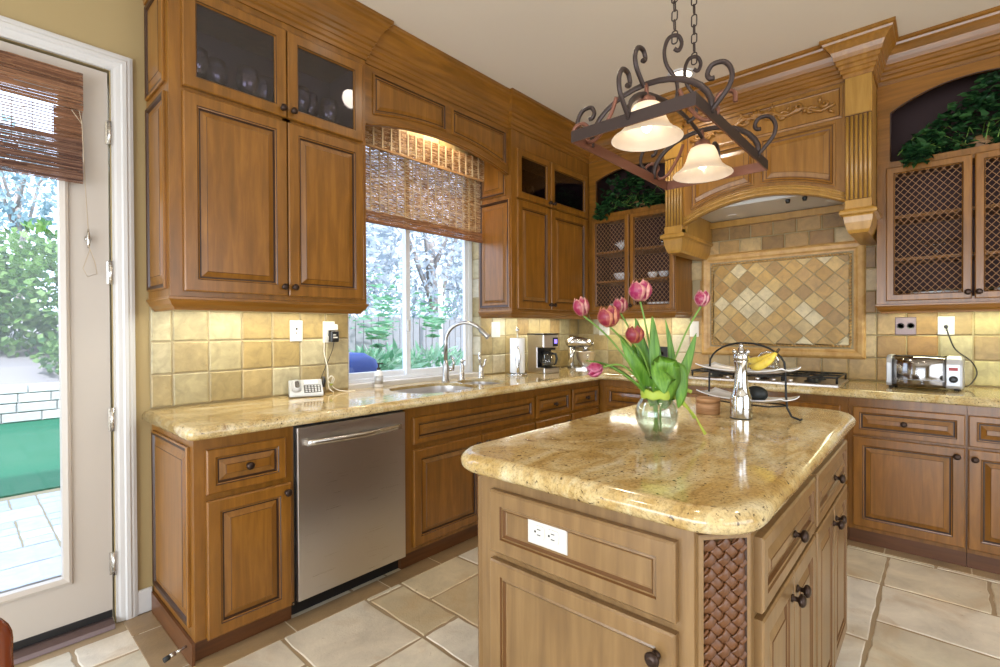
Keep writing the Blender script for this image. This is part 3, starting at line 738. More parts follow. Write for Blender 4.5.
# carved scrolls on the frieze
b = MB()
def curl(cu, cv, r0, r1, th0, turns, rad, sg=1, n=26, w0=hf+.006):
    pts = []; rs = []
    for k in range(n+1):
        q = k/n; r_ = r0+(r1-r0)*q; th = th0+sg*turns*2*pi*q
        pts.append(F.p(cu+r_*cos(th), cv+r_*sin(th), w0+.006*sin(pi*q))); rs.append(rad*1.35*(1-.5*q))
    b.tube(pts, rs, 7)
for s_ in (-1, 1):
    c = 1.82
    b.tube([F.p(c+s_*(.03+.42*k/16), 2.745-.055*(k/16)+.018*sin(k*.85), hf+.010) for k in range(17)], [.016-.006*k/16 for k in range(17)], 7)
    for (du, dv, r0, th, tr) in ((.085, .020, .042, 200, 1.2), (.16, -.026, .034, 20, 1.1), (.245, .010, .032, 200, 1.1), (.32, -.035, .026, 20, 1.0), (.395, -.012, .022, 200, 1.0)):
        curl(c+s_*du, 2.735+dv, r0, .004, R(th if s_ > 0 else 180-th), tr, .010, s_)
    for k in range(9):
        u = c+s_*(.05+.045*k); v = 2.75-.006*k+.03*sin(k*2.1); L = .038; an = R((70 if k % 2 else -50)+15*sin(k))
        b.tube([F.p(u, v, hf+.008), F.p(u+s_*cos(an)*L*.5, v+sin(an)*L*.5, hf+.016), F.p(u+s_*cos(an)*L, v+sin(an)*L, hf+.008)], [.004, .011, .003], 7)
for k in range(7):
    an = R(30+20*k); b.tube([F.p(1.82, 2.735, hf+.008), F.p(1.82+cos(an)*.035, 2.735+sin(an)*.035, hf+.018), F.p(1.82+cos(an)*.062, 2.735+sin(an)*.062, hf+.010)], [.006, .011, .005], 7)
b.build('carved_scrollwork', 'wood_mantel', t)
# liner under the hood
b = MB(); b.bx(-.50, -.03, -2.30, -1.34, 2.19, 2.20); b.loft([[(-.50, y, 2.19), (-.52, y, 2.235), (-.50, y, 2.235)] for y in (-2.30, -1.34)])
ln = b.build('hood_liner', 'white_paint', t, label='white liner panel under the hood')
for y in (-1.98, -2.08):
    MB().lathe((-.44, y, 2.19), [(.014, 0), (.016, -.008), (.012, -.026), (.004, -.028)], 12).build('control_knob', 'black_plastic', ln)
for y in (-1.55, -2.2): MB().lathe((-.2, y, 2.19), [(.035, 0), (.035, -.003)], 16).build('lamp_lens', 'white_ceramic', ln)
b = MB(); b.box(F, a0, a0+.016, 2.02, 2.28, .012, hf-.03); b.box(F, a1-.016, a1, 2.02, 2.28, .012, hf-.03); b.box(F, a0, a1, 2.135, 2.185, .012, .05); b.build('inner_cheek', 'wood_hood', t)

# ---- base cabinets, window wall
def base(fr, u0, u1, label, items, shell=False, d=.60, tu0=None, tu1=None):
    c = fr.p((u0+u1)/2, 0, d/2); t = thing('base_cabinet', label, 'cabinet', c)
    if shell:
        b = MB(); b.box(fr, u0, u0+.02, .09, .886, .002, d); b.box(fr, u1-.02, u1, .09, .886, .002, d); b.box(fr, u0+.02, u1-.02, .09, .11, .002, d); b.box(fr, u0+.02, u1-.02, .11, .886, d-.02, d); b.build('cabinet_body', WD, t)
    else: MB().box(fr, u0, u1, .09, .886, .002, d).build('cabinet_body', WD, t)
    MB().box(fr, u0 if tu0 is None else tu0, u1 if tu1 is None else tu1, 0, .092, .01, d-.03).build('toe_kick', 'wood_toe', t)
    for it in items:
        kind, a, b_, c_, d_, kn = it; nm = 'drawer' if kind == 'drawer' else 'door' if kind == 'door' else 'false_front'
        front(t, fr, a, b_, c_, d_, d, name=nm, kn=kn, st=.052 if d_-c_ > .25 else .036, mats=WD)
    return t
t = base(FA, -3.64, -3.245, 'narrow base cabinet at the left end with one drawer over one door', [('drawer', -3.60, -3.285, .660, .838, (-3.443, .75)), ('door', -3.60, -3.262, .085, .635, (-3.285, .598))])
flatpanel(t, FX(-3.64), .045, .555, .135, .85, 0)
MB().box(FX(-3.64), .02, .60, .0, .09, -.0, .012).build('side_skirting', 'wood_toe', t)
base(FA, -2.636, -1.498, 'base cabinet below the sink with a wide false drawer front', [('false', -2.582, -1.51, .678, .828, None), ('door', -2.582, -2.05, .115, .648, (-2.09, .60)), ('door', -2.042, -1.51, .115, .648, (-2.0, .60))], shell=True)
base(FA, -1.496, -1.038, 'base cabinet right of the sink cabinet with a knobbed top drawer', [('drawer', -1.485, -1.05, .672, .838, (-1.268, .755)), ('door', -1.485, -1.05, .115, .648, (-1.09, .6))])
base(FA, -1.036, -.602, 'last window-wall base cabinet against the room corner', [('drawer', -1.026, -.63, .672, .838, (-.828, .755)), ('door', -1.026, -.63, .115, .648, (-.67, .6))])
base(FB, .604, 1.33, 'range-wall base cabinet nearest the room corner', [('false', .68, 1.31, .672, .832, None), ('door', .68, 1.31, .115, .648, (1.27, .6))])
base(FB, 1.332, 2.338, 'wide base cabinet below the cooktop', [('drawer', 1.36, 1.82, .672, .832, (1.59, .755)), ('drawer', 1.84, 2.30, .672, .832, (2.07, .755)), ('door', 1.36, 1.82, .115, .648, (1.78, .6)), ('door', 1.84, 2.30, .115, .648, (1.88, .6))])
base(FB, 2.34, 2.866, 'base cabinet below the toaster with one drawer and one door', [('drawer', 2.364, 2.860, .668, .836, (2.604, .756)), ('door', 2.364, 2.860, .115, .655, (2.827, .609))])
base(FB, 2.868, 3.40, 'base cabinet at the right edge, cut by the frame', [('drawer', 2.872, 3.37, .668, .836, (3.12, .756)), ('door', 2.872, 3.37, .115, .655, (2.898, .605))])

# ---- dishwasher
t = thing('dishwasher', 'stainless dishwasher with a bowed bar handle', 'dishwasher', (-2.94, -.3, 0))
b = MB(); b.box(FA, -3.243, -2.637, .10, .885, .01, .595); b.box(FA, -3.243, -2.637, .0, .10, .01, .545); b.build('tub', 'black_plastic', t)
b = MB(); b.box(FA, -3.236, -2.642, .088, .872, .597, .622); pn = b.build('door', 'steel', t, bev=.004, seg=2)
b = MB(); pts = [FA.p(-3.195+.512*k/16, .800, .640+.030*sin(pi*k/16)) for k in range(17)]
b.tube(pts, [(.015, .008)]*17, 8, flat=(0, 0, 1)); 
for u in (-3.19, -2.688): b.box(FA, u-.008, u+.008, .788, .812, .62, .645)
b.build('handle', 'nickel', pn)
for u in (-3.225, -2.655): MB().lathe(FA.p(u, .05, .546), [(.006, 0), (.005, .003)], 8, axis=(0, -1, 0)).build('screw', 'nickel', t)

# ================================================================== ISLAND
t = thing('kitchen_island', 'freestanding wooden kitchen island with woven corner posts', 'kitchen island', (-2.49, -2.07, 0))
WI = ['wood_island', 'glaze_soft', 'wood_island']
fx0, fx1, fy0, fy1, cc = -3.24, -1.76, -1.68, -2.465, .095
oct_ = [(fx0, fy0-cc), (fx0, fy1+cc*.85), (fx0+cc, fy1), (fx1-cc, fy1), (fx1, fy1+cc*.85), (fx1, fy0-cc), (fx1-cc, fy0), (fx0+cc, fy0)]
b = MB(); b.extr(FZ, oct_, .085, .897); b.build('cabinet_body', WI, t)
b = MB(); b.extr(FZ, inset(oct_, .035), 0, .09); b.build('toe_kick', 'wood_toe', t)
def ifront(fr, u0, u1, v0, v1, w, nm, kn, mats=WI, st=.05):
    b = MB(); b.rings(fr, rect(u0, u1, v0, v1), [(0, w, 0), (0, w+.017, 0), (.005, w+.022, 0), (st-.010, w+.022, 0), (st-.007, w+.017, 1), (st-.002, w+.019, 0), (st+.004, w+.012, 1), (st+.007, w+.010, 0)], cap0=True)
    d = b.build(nm, mats, t)
    for k in kn: knob(d, fr.p(k[0], k[1], w+.022), tuple(round(c, 4) for c in fr.w))
    return d
FI = FX(fx0)
o = ifront(FI, 1.822, 2.352, .690, .862, 0, 'false_front', [])
ifront(FI, 1.822, 2.352, .10, .668, 0, 'door', [(2.312, .612)])
FS = Fr((0, fy1, 0), (1, 0, 0), (0, 0, 1))
for q0, q1 in ((-3.115, -2.535), (-2.505, -1.875)):
    mid = (q0+q1)/2
    front(t, FS, q0, q1, .700, .862, 0, name='drawer', st=.036, mats=WI, kn=(mid, .782))
    front(t, FS, q0, mid-.003, .10, .685, 0, mats=WI, st=.05, kn=(mid-.03, .63)); front(t, FS, mid+.003, q1, .10, .685, 0, mats=WI, st=.05, kn=(mid+.03, .63))
def weave(p0, p1):
    p0 = Vector((*p0, 0)); p1 = Vector((*p1, 0)); L = (p1-p0).length; fr = Fr(p0, p1-p0, (0, 0, 1))
    b = MB(); b.rings(fr, rect(.004, L-.004, .10, .885), [(0, 0, 0), (0, .010, 0), (.004, .012, 0), (.010, .012, 0), (.016, .003, 1)]); 
    pn = b.build('woven_panel', ['wood_island', 'glaze'], t)
    b = MB(); p_ = .032; a, c_ = .017, L-.017; v0, v1 = .113, .872; W_ = c_-a
    for dr in (1, -1):
        k = -int(W_/p_)-1
        while v0+k*p_ < v1+p_:
            pts = []; n = 40
            for i in range(n+1):
                u = a+W_*i/n; v = v0+k*p_+(u-a if dr > 0 else W_-(u-a))
                if v0 <= v <= v1: pts.append(fr.p(u, v, .0075+.0036*dr*cos(2*pi*(u-a)/p_-pi*W_/p_)))
            if len(pts) > 2: b.tube(pts, [(.0020, .0102)]*len(pts), 8, flat=fr.w)
            k += 1
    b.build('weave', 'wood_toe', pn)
weave(oct_[1], oct_[2]); weave(oct_[7], oct_[0])
weave(oct_[3], oct_[4])
# outlet on the island front
def outlet(name, fr, u0, u1, v0, v1, w, label, kind='duplex', mat='white_plastic', cat='outlet'):
    b = MB(); b.rings(fr, rect(u0, u1, v0, v1), [(0, w, 0), (0, w+.003, 0), (.003, w+.006, 0)])
    cu, cv = (u0+u1)/2, (v0+v1)/2
    def slot(u, v, a, c): b.box(fr, u-a, u+a, v-c, v+c, w+.0055, w+.0072, 1)
    if kind == 'wide':
        for s_ in (-1, 1):
            b.rings(fr, rr(cu+s_*.022, cv, .019, .017, .010, 4), [(0, w+.006, 0), (.001, w+.0085, 0)])
            for q in (-.007, .007):
                b.box(fr, cu+s_*.022-.0055, cu+s_*.022+.0055, cv+q-.001, cv+q+.001, w+.008, w+.0092, 1)
            b.box(fr, cu+s_*.022-.014, cu+s_*.022-.009, cv-.0025, cv+.0025, w+.008, w+.0092, 1)
    elif kind == 'duplex':
        for s_ in (-1, 1):
            b.rings(fr, rr(cu, cv+s_*.02, .017, .015, .009, 4), [(0, w+.006, 0), (.001, w+.0085, 0)])
            for q in (-.006, .006): b.box(fr, cu+q-.001, cu+q+.001, cv+s_*.02-.004, cv+s_*.02+.005, w+.008, w+.0092, 1)
            b.box(fr, cu-.0025, cu+.0025, cv+s_*.02-.012, cv+s_*.02-.008, w+.008, w+.0092, 1)
    elif kind == 'jack':
        slot(cu, cv+.012, .006, .006); slot(cu, cv-.012, .004, .004)
    elif kind == 'switch':
        b.rings(fr, rect(cu-.015, cu+.015, cv-.03, cv+.03), [(0, w+.006, 0), (.001, w+.009, 0)]); b.box(fr, cu-.003, cu+.003, cv+.004, cv+.016, w+.009, w+.013, 0)
    elif kind == 'round':
        for s_ in (-1, 1): b.rings(fr, rr(cu+s_*.026, cv, .020, .020, .0199, 5), [(0, w+.006, 1), (.001, w+.008, 1)]+[(.006, w+.006, 1)])
    b.m = b.m
    return tag(b.build(name, [mat, 'black_plastic']), label, cat)
outlet('outlet_plate', FI, 1.955, 2.078, .750, .822, .010, 'white horizontal outlet plate on the island false drawer', 'wide')
outlet('wall_jack', FA, -2.983, -2.910, 1.246, 1.366, .012, 'white jack plate on the backsplash above the phone', 'jack')
outlet('outlet_plate', FA, -2.783, -2.708, 1.236, 1.362, .012, 'white outlet plate near the window with an adapter plugged in')
outlet('light_switch', FA, -1.308, -1.20, 1.245, 1.372, .012, 'white switch plate on the backsplash right of the window', 'switch', cat='switch')
outlet('outlet_plate', FB, 2.530, 2.640, 1.262, 1.380, .012, 'dark square outlet plate with two round sockets above the toaster', 'round', 'dark_plate')
outlet('outlet_plate', FB, 2.745, 2.825, 1.262, 1.380, .012, 'white outlet plate above the right end of the toaster')
outlet('light_switch', FB, 1.148, 1.225, 1.240, 1.372, .012, 'white switch plate left of the tile mural behind the right tulip', 'switch', cat='switch')
outlet('outlet_plate', FB, .26, .37, 1.25, 1.385, .012, 'white outlet plate on the range wall behind the tulips')
outlet('outlet_plate', FB, .80, .95, 1.03, 1.15, .012, 'dark outlet plate low on the range wall behind the tulip leaves', 'round', 'black_plastic')

# ================================================================== POT RACK
t = thing('pot_rack_lamp', 'wrought iron pot rack with scrolls and two bell glass lamps hung on chains', 'pot rack', (-2.32, -1.98, 1.99))
X0, X1, Y0, Y1, Z = -2.74, -1.90, -1.752, -2.205, 1.992
b = MB(); RP = rect(X0, X1, Y1, Y0)
b.loft([[(p[0], p[1], z) for p in inset(RP, d)] for d, z in ((0, Z), (0, Z+.042), (.006, Z+.042), (.006, Z), (0, Z))], ms=[1, 1, 0, 0, 0], cap0=False, cap1=False)
b.build('rack_frame', ['copper_iron', 'iron'], t)
YM = -1.98
def strap(b, pts, w1=.011, w2=.0055, flat=(0, 0, 1), taper=0):
    n = len(pts); b.tube(pts, [(w2*(1-taper*k/n), w1*(1-.3*taper*k/n)) for k in range(n)] if False else [(w2, w1)]*n, 8, flat=flat)
def scroll(o, d, r, turns=.95, n=22, z0=0, flip=1, tail=.05):
    """from the bar upward and outwards, curling back over: o base point, d horizontal unit direction"""
    o = Vector(o); d = Vector(d); up = Vector((0, 0, 1)); pts = [o+up*(-.01), o+d*.008+up*tail*.5]
    c = o+d*(r*.35)*flip+up*(tail+r)
    for k in range(n+1):
        a = -pi*.72+2*pi*turns*k/n; rr_ = r*(1-.62*(k/n)**1.4)
        pts.append(c+d*(-cos(a)*rr_*-1)*-1*1+up*(sin(a)*rr_) if False else c+d*(cos(pi-a)*-rr_)*-1+up*sin(a)*rr_)
    return pts
def curlpath(fr_o, d, segs):
    """polyline in the vertical plane through d: segs = list of (horizontal, vertical) offsets, smoothed"""
    o = Vector(fr_o); d = Vector(d).normalized(); P = [o+d*h+Vector((0, 0, v)) for h, v in segs]
    out = []
    for i in range(len(P)-1):
        p0, p1, p2, p3 = P[max(i-1, 0)], P[i], P[i+1], P[min(i+2, len(P)-1)]
        for k in range(5):
            q = k/5; out.append(.5*((2*p1)+(p2-p0)*q+(2*p0-5*p1+4*p2-p3)*q*q+(3*p1-p0-3*p2+p3)*q*q*q))
    out.append(P[-1]); return out
HOOK = [(0, 0), (.022, .022), (.055, .062), (.062, .105), (.040, .142), (.002, .146), (-.014, .122), (-.006, .104), (.008, .102)]
def hook(o, d, s=1, nm='scroll_hook', pa=None):
    d = Vector(d); side = Vector((-d.y, d.x, 0))
    b = MB(); b.tube(curlpath(o, d, [(h*s, v*s) for h, v in HOOK]), [.0082]*41, 8)
    return b.build(nm, 'iron', pa or t)
# arches across the short direction, hooks at both ends, at two stations, and one arch along the length
for xa in (-2.60, -2.05):
    b = MB(); pts = [(xa, Y0-.003, Z+.02)]+[(xa, YM+(Y0-YM)*cos(pi*k/16), Z+.035+.155*sin(pi*k/16)) for k in range(1, 16)]+[(xa, Y1+.003, Z+.02)]
    b.tube(pts, [(.006, .011)]*len(pts), 8, flat=(1, 0, 0)); ar = b.build('cross_arch', 'iron', t)
    hook((xa, Y1, Z+.03), (0, -1, 0)); hook((xa, Y0, Z+.03), (0, 1, 0))
    # lamp drop
    b = MB(); b.tube([(xa, YM, Z+.19), (xa, YM, Z+.14)], .008, 8); b.lathe((xa, YM, Z+.118), [(.034, -.012), (.036, 0), (.030, .018), (.012, .03), (.008, .034)], 20); b.build('lamp_holder', 'copper_iron', ar)
b = MB(); pts = [(X0+.003, YM, Z+.02)]+[((X0+X1)/2-(X1-X0)/2*cos(pi*k/20), YM, Z+.04+.150*sin(pi*k/20)) for k in range(1, 20)]+[(X1-.003, YM, Z+.02)]
b.tube(pts, [(.006, .011)]*len(pts), 8, flat=(0, 1, 0)); b.build('long_arch', 'iron', t)
hook((X0, YM, Z+.03), (-1, 0, 0)); hook((X1, YM, Z+.03), (1, 0, 0))
hook((-2.625, YM, Z+.175), (-1, .1, 0), .85)
# inner S-scrolls from the frame corners
for (cx, cy, dx, dy) in ((X0+.10, Y0, 0, -1), (X1-.12, Y0, 0, -1), (X0+.20, Y1, 0, 1)):
    b = MB(); b.tube(curlpath((cx, cy, Z+.03), (dx, dy, 0), [(-.055, .03), (-.05, .065), (-.015, .075), (.012, .05), (0, .02), (.02, -.004), (.06, .01), (.11, .08), (.13, .13)]), [.0075]*41, 8)
    b.build('scroll', 'copper_iron', t)
# chain hooks and chains
for xa in (-2.42, -2.22):
    b = MB(); b.tube(curlpath((xa, YM, Z+.17), (-.7, .7, 0), [(.0, 0), (-.035, .035), (-.034, .10), (.004, .16), (.012, .215), (-.006, .262), (-.04, .272), (-.056, .245), (-.044, .215), (-.026, .222)]), [.0075]*46, 8)
    b.build('chain_hook', 'iron', t)
    b = MB(); z = Z+.435; k = 0
    while z < H-.02:
        L = .030 if k % 4 else .038; P = []
        for a in range(16):
            th = 2*pi*a/16; h_ = cos(th)*.011; v = sin(th)*.009+(L-.012 if sin(th) > 0 else -(L-.012))*.5*1.2
            P.append(Vector((xa+.02+(h_ if k % 2 else 0)*.7, YM-.02+(h_ if not k % 2 else 0), z+v)))
        b.tube(P, .0026, 6, closed=True); z += L*1.22; k += 1
    b.build('chain', 'iron', t)
b = MB(); b.lathe((-2.30, -2.0, H-.03), [(.008, 0), (.05, .004), (.062, .028), (.062, .0295)], 24); b.box(FZ, -2.45, -2.15, -2.02, -1.98, H-.012, H-.001); b.build('ceiling_mount', 'iron', t)
for xa in (-2.60, -2.05):
    b = MB(); zb = Z+.006
    pr = [(.124, -.012), (.120, -.006), (.102, .006), (.082, .026), (.069, .052), (.061, .080), (.050, .104), (.034, .112), (.028, .113)]
    b.lathe((xa, YM, zb), pr+[(r_-.004, z-.002) for r_, z in pr[::-1]], 36, cap=False)
    sh = b.build('lamp_shade', 'lamp_glass', t)
    b = MB(); b.lathe((xa, YM, zb+.02), [(.004, -.008), (.014, 0), (.019, .018), (.017, .036), (.011, .055), (.011, .08)], 14); b.build('light_bulb', 'bulb', t)
    light('POINT', 'pendant_light', (xa, YM, zb+.035), 6, (1, .88, .74), .02)

# recessed ceiling lights
for (x, y), l_ in (((-.91, -1.43), 'round recessed ceiling light behind the pot rack'), ((-2.73, -.80), 'round recessed ceiling light at the top edge above the valance crown')):
    q = thing('ceiling_light', l_, 'ceiling light', (x, y, H-.01))
    b = MB(); b.lathe((x, y, H), [(.095, -.001), (.095, -.006), (.075, -.010), (.070, -.002)], 28, cap=False); b.build('trim_ring', 'white_paint', q)
    MB().lathe((x, y, H-.004), [(.072, 0), (.072, .003)], 24).build('lamp', 'can_glow', q)

# ================================================================== THINGS ON THE WINDOW-WALL COUNTER
c = CZ
# faucet
t = thing('kitchen_faucet', 'tall brushed gooseneck faucet behind the sink', 'faucet', (-1.93, -.10, c))
fx, fy = -1.915, -.135
b = MB(); b.lathe((fx, fy, c), [(.030, 0), (.030, .006), (.024, .012), (.023, .10), (.019, .125), (.014, .15)], 20)
P = [(fx, fy, c+.14), (fx, fy, c+.28)]+[(fx+.066*(1-cos(pi*k/14)), fy-.130*(1-cos(pi*k/14)), c+.285+.135*sin(pi*k/14)) for k in range(0, 12)]
b.tube(P, .0135, 12); b.build('spout', 'brushed_nickel', t)
e0 = Vector(P[-1]); dr = (Vector(P[-1])-Vector(P[-2])).normalized()
MB().lathe(e0-dr*.005, [(.0135, 0), (.017, .006), (.017, .05), (.020, .075), (.019, .085)], 16, axis=dr).build('spray_head', 'brushed_nickel', t)
b = MB(); b.tube([(fx+.02, fy-.012, c+.085), (fx+.05, fy-.03, c+.088)], .012, 12); b.tube([(fx+.045, fy-.027, c+.09), (fx+.05, fy-.03, c+.13), (fx+.032, fy-.02, c+.185)], [.009, .007, .004], 10); b.build('lever', 'nickel', t)
q = thing('soap_dispenser', 'small brushed soap pump between the faucet and the side sprayer', 'soap dispenser', (-1.76, -.14, c))
b = MB(); b.lathe((-1.76, -.14, c), [(.022, 0), (.022, .006), (.017, .01), (.017, .10), (.012, .115), (.012, .13), (.015, .135), (.013, .15)], 16); b.tube([(-1.76, -.14, c+.143), (-1.755, -.165, c+.145)], .006, 8); b.build('pump', 'nickel', q)
q = thing('water_tap', 'short brushed tap with a lever at the right of the sink', 'faucet', (-1.59, -.17, c))
b = MB(); b.lathe((-1.59, -.17, c), [(.024, 0), (.024, .006), (.018, .012), (.018, .08), (.014, .10)], 16); b.tube([(-1.59, -.17, c+.07), (-1.585, -.20, c+.10), (-1.58, -.21, c+.15)], .008, 10); b.build('tap_body', 'nickel', q)
b = MB(); b.tube([(-1.59, -.17, c+.09), (-1.60, -.165, c+.15), (-1.605, -.16, c+.20)], [.007, .011, .004], 10); b.build('lever', 'nickel', q)
# soap bottle
q = thing('soap_bottle', 'white soap bottle with a dark pump on the window ledge', 'bottle', (-2.40, -.055, c))
sx, sy = -2.415, -.045
MB().lathe((sx, sy, c), [(.026, 0), (.029, .005), (.029, .088), (.024, .10), (.012, .106), (.012, .112)], 18).build('bottle_body', 'white_ceramic', q)
b = MB(); b.lathe((sx, sy, c+.112), [(.013, 0), (.013, .012), (.005, .014), (.005, .035), (.011, .037), (.009, .045)], 12); b.tube([(sx, sy, c+.152), (sx+.028, sy-.012, c+.150)], .004, 8); b.build('pump', 'black_plastic', q)
MB().lathe((sx, sy, c+.02), [(.0293, 0), (.0293, .055)], 18).build('label', 'silver_plastic', q)
# telephone
q = thing('telephone', 'silver and grey desk telephone on the counter by the backsplash', 'telephone', (0, 0, 0))
def lb(M_, b): 
    b.v = [M_ @ v for v in b.v]; return b
PM = Matrix.Translation((-2.942, -.115, c+.004)) @ Matrix.Rotation(R(-22), 4, 'Z')
f = Fr((0, 0, 0), (1, 0, 0), (0, .82, .57)); q.location = (-2.942, -.115, c)
b = MB(); b.loft([[(x, -.06, 0), (x, .06, 0), (x, .06, .080), (x, .052, .086), (x, -.06, .014)] for x in (-.088, .088)]); lb(PM, b).build('phone_base', 'silver_plastic', q, bev=.006, seg=2)
fs = Fr((0, -.06, .014), (1, 0, 0), (0, .112, .072))
b = MB(); b.rings(fs, rr(-.050, .070, .026, .052, .024), [(0, .001, 0), (.004, .012, 0), (.012, .020, 0)]); lb(PM, b).build('handset', 'silver_plastic', q)
b = MB(); b.rings(fs, rr(-.046, .066, .012, .030, .0115), [(0, .019, 0), (.001, .0215, 0)]); lb(PM, b).build('earpiece', 'stainless_dark', q)
b = MB(); b.rings(fs, rect(-.012, .078, .012, .078), [(0, .001, 0), (.001, .003, 0)]); kp = lb(PM, b).build('keypad', 'black_plastic', q)
b = MB()
for i in range(5):
    for j in range(4): b.rings(fs, rr(.0+.0165*i, .020+.0155*j, .0055, .0045, .002, 2), [(0, .003, 0), (.001, .0055, 0)])
lb(PM, b).build('buttons', 'silver_plastic', kp)
b = MB(); b.rings(fs, rect(-.008, .066, .088, .122), [(0, .001, 0), (.001, .004, 0), (.004, .003, 0)]); lb(PM, b).build('display', 'white_ceramic', q)
b = MB(); b.tube([(.092, .03, .04), (.10, .035, .075), (.098, .04, .10)], [.012, .010, .006], 8); lb(PM, b).build('antenna', 'black_plastic', q)
# adapters and cords
q = thing('power_adapter', 'black plug-in adapter on the outlet by the window', 'power adapter', (-2.735, -.04, 1.25))
b = MB(); b.bx(-2.752, -2.702, -.058, -.020, 1.238, 1.305); b.build('adapter_body', 'black_plastic', q, bev=.004)
b = MB(); b.box(FA, -2.742, -2.712, 1.262, 1.270, .058, .0586); b.box(FA, -2.742, -2.722, 1.280, 1.283, .058, .0586); b.build('print', 'white_plastic', q)
b = MB(); b.bx(-2.765, -2.705, -.052, -.020, 1.308, 1.345); plg = tag(b.build('cube_tap', 'white_plastic', bev=.004), 'small white plug block above the black adapter', 'plug'); adp = q
def cord(name, pts, r, mat, label, parent):
    b = MB(); P = [Vector(p) for p in pts]; out = []
    for i in range(len(P)-1):
        p0, p1, p2, p3 = P[max(i-1, 0)], P[i], P[i+1], P[min(i+2, len(P)-1)]
        for k in range(6):
            s_ = k/6; out.append(.5*((2*p1)+(p2-p0)*s_+(2*p0-5*p1+4*p2-p3)*s_*s_+(3*p1-p0-3*p2+p3)*s_**3))
    out.append(P[-1]); b.tube(out, r, 6); return b.build(name, mat, parent, label=label)
cord('power_cord', [(-2.76, -.04, 1.32), (-2.785, -.045, 1.28), (-2.785, -.03, 1.18), (-2.762, -.028, 1.08), (-2.765, -.035, 1.02), (-2.772, -.06, .965), (-2.765, -.10, .945)], .003, 'cord_white', 'white cord', plg)
cord('power_cord', [(-2.727, -.04, 1.238), (-2.732, -.03, 1.19), (-2.760, -.025, 1.12), (-2.80, -.03, 1.04), (-2.835, -.06, .99)], .0022, 'cord_dark', 'thin dark cord', adp)
cc_ = cord('charging_cable', [(-2.785, -.07, 1.015), (-2.765, -.07, 1.04), (-2.745, -.07, 1.02), (-2.76, -.07, .99), (-2.785, -.07, 1.02), (-2.755, -.07, 1.035), (-2.762, -.075, .985), (-2.735, -.09, .955), (-2.69, -.12, .944), (-2.64, -.13, .944)], .0028, 'cord_white', '', None); tag(cc_, 'bundled white charging cable with its end lying on the counter', 'cable')
MB_ = MB(); MB_.lathe((-2.764, -.072, .982), [(.008, 0), (.009, .006), (.008, .012)], 10); tag(MB_.build('cord_tie', 'ribbon'), 'green twist tie around the bundled cord', 'cord tie')
# paper towels
q = thing('paper_towel_holder', 'upright paper towel roll on a chrome holder', 'paper towel holder', (-1.215, -.215, c))
px_, py_ = -1.215, -.215
b = MB(); b.lathe((px_, py_, c), [(.082, 0), (.084, .008), (.078, .014), (.02, .018)], 28); b.lathe((px_, py_, c+.018), [(.006, 0), (.006, .325), (.014, .335), (.016, .35), (.009, .365), (.004, .37)], 14); b.build('holder_base', 'chrome', q)
b = MB(); b.lathe((px_, py_, c+.02), [(.058, 0), (.060, .004), (.060, .276), (.058, .28), (.020, .28), (.020, .26)], 32); b.build('paper_roll', 'paper', q)
b = MB(); dv = Vector((-.72, -.69, 0)).normalized(); o_ = Vector((px_, py_, c))+dv*.070
b.tube([o_+Vector((0, 0, .01)), o_+Vector((0, 0, .07)), o_+Vector((0, 0, .14)), o_+Vector((0, 0, .20)), o_+Vector((0, 0, .235))], [(.004, .016), (.004, .010), (.005, .021), (.004, .012), (.002, .003)], 10, flat=dv); b.build('tension_arm', 'chrome', q)
# coffee maker
q = thing('coffee_maker', 'stainless and black drip coffee maker with a glass carafe', 'coffee maker', (-.88, -.22, c))
CM = Matrix.Translation((-.875, -.215, c)) @ Matrix.Rotation(R(-12), 4, 'Z')
b = MB(); b.bx(-.085, .085, -.02, .105, 0, .325); lb(CM, b).build('water_tank', 'steel', q, bev=.008, seg=2)
b = MB(); b.bx(-.085, .085, -.105, .02, .215, .325); lb(CM, b).build('brew_head', 'steel', q, bev=.006)
b = MB(); b.bx(-.088, .088, -.108, .108, .325, .335); lb(CM, b).build('lid', 'black_plastic', q, bev=.003)
b = MB(); b.bx(-.085, .085, -.115, .02, 0, .045); lb(CM, b).build('warming_base', 'steel', q, bev=.005)
b = MB(); b.bx(-.070, .070, -.100, -.018, .045, .052); b.bx(-.078, .078, -.022, -.0195, .05, .212); b.bx(-.06, .06, -.095, -.02, .195, .214); lb(CM, b).build('brew_bay', 'black_plastic', q)
b = MB(); b.bx(.02, .075, -.109, -.104, .225, .30); pl_ = lb(CM, b).build('control_panel', 'black_plastic', q)
b = MB(); b.bx(.034, .064, -.112, -.109, .25, .285); lb(CM, b).build('display', 'blue_light', pl_)
b = MB(); b.lathe((-.005, -.062, .054), [(.045, 0), (.052, .008), (.054, .05), (.048, .085), (.036, .105), (.036, .112)], 20); ca = lb(CM, b).build('carafe', 'clear_glass', q)
b = MB(); b.lathe((-.005, -.062, .055), [(.044, .001), (.050, .008), (.051, .03), (.05, .031)], 20); lb(CM, b).build('coffee', 'black_plastic', ca)
b = MB(); b.lathe((-.005, -.062, .163), [(.040, 0), (.040, .012), (.02, .02)], 18); b.tube([(.03, -.075, .165), (.062, -.095, .16), (.070, -.10, .12), (.060, -.095, .075), (.048, -.085, .07)], [.010, .011, .010, .009, .006], 8); lb(CM, b).build('carafe_handle', 'black_plastic', ca)
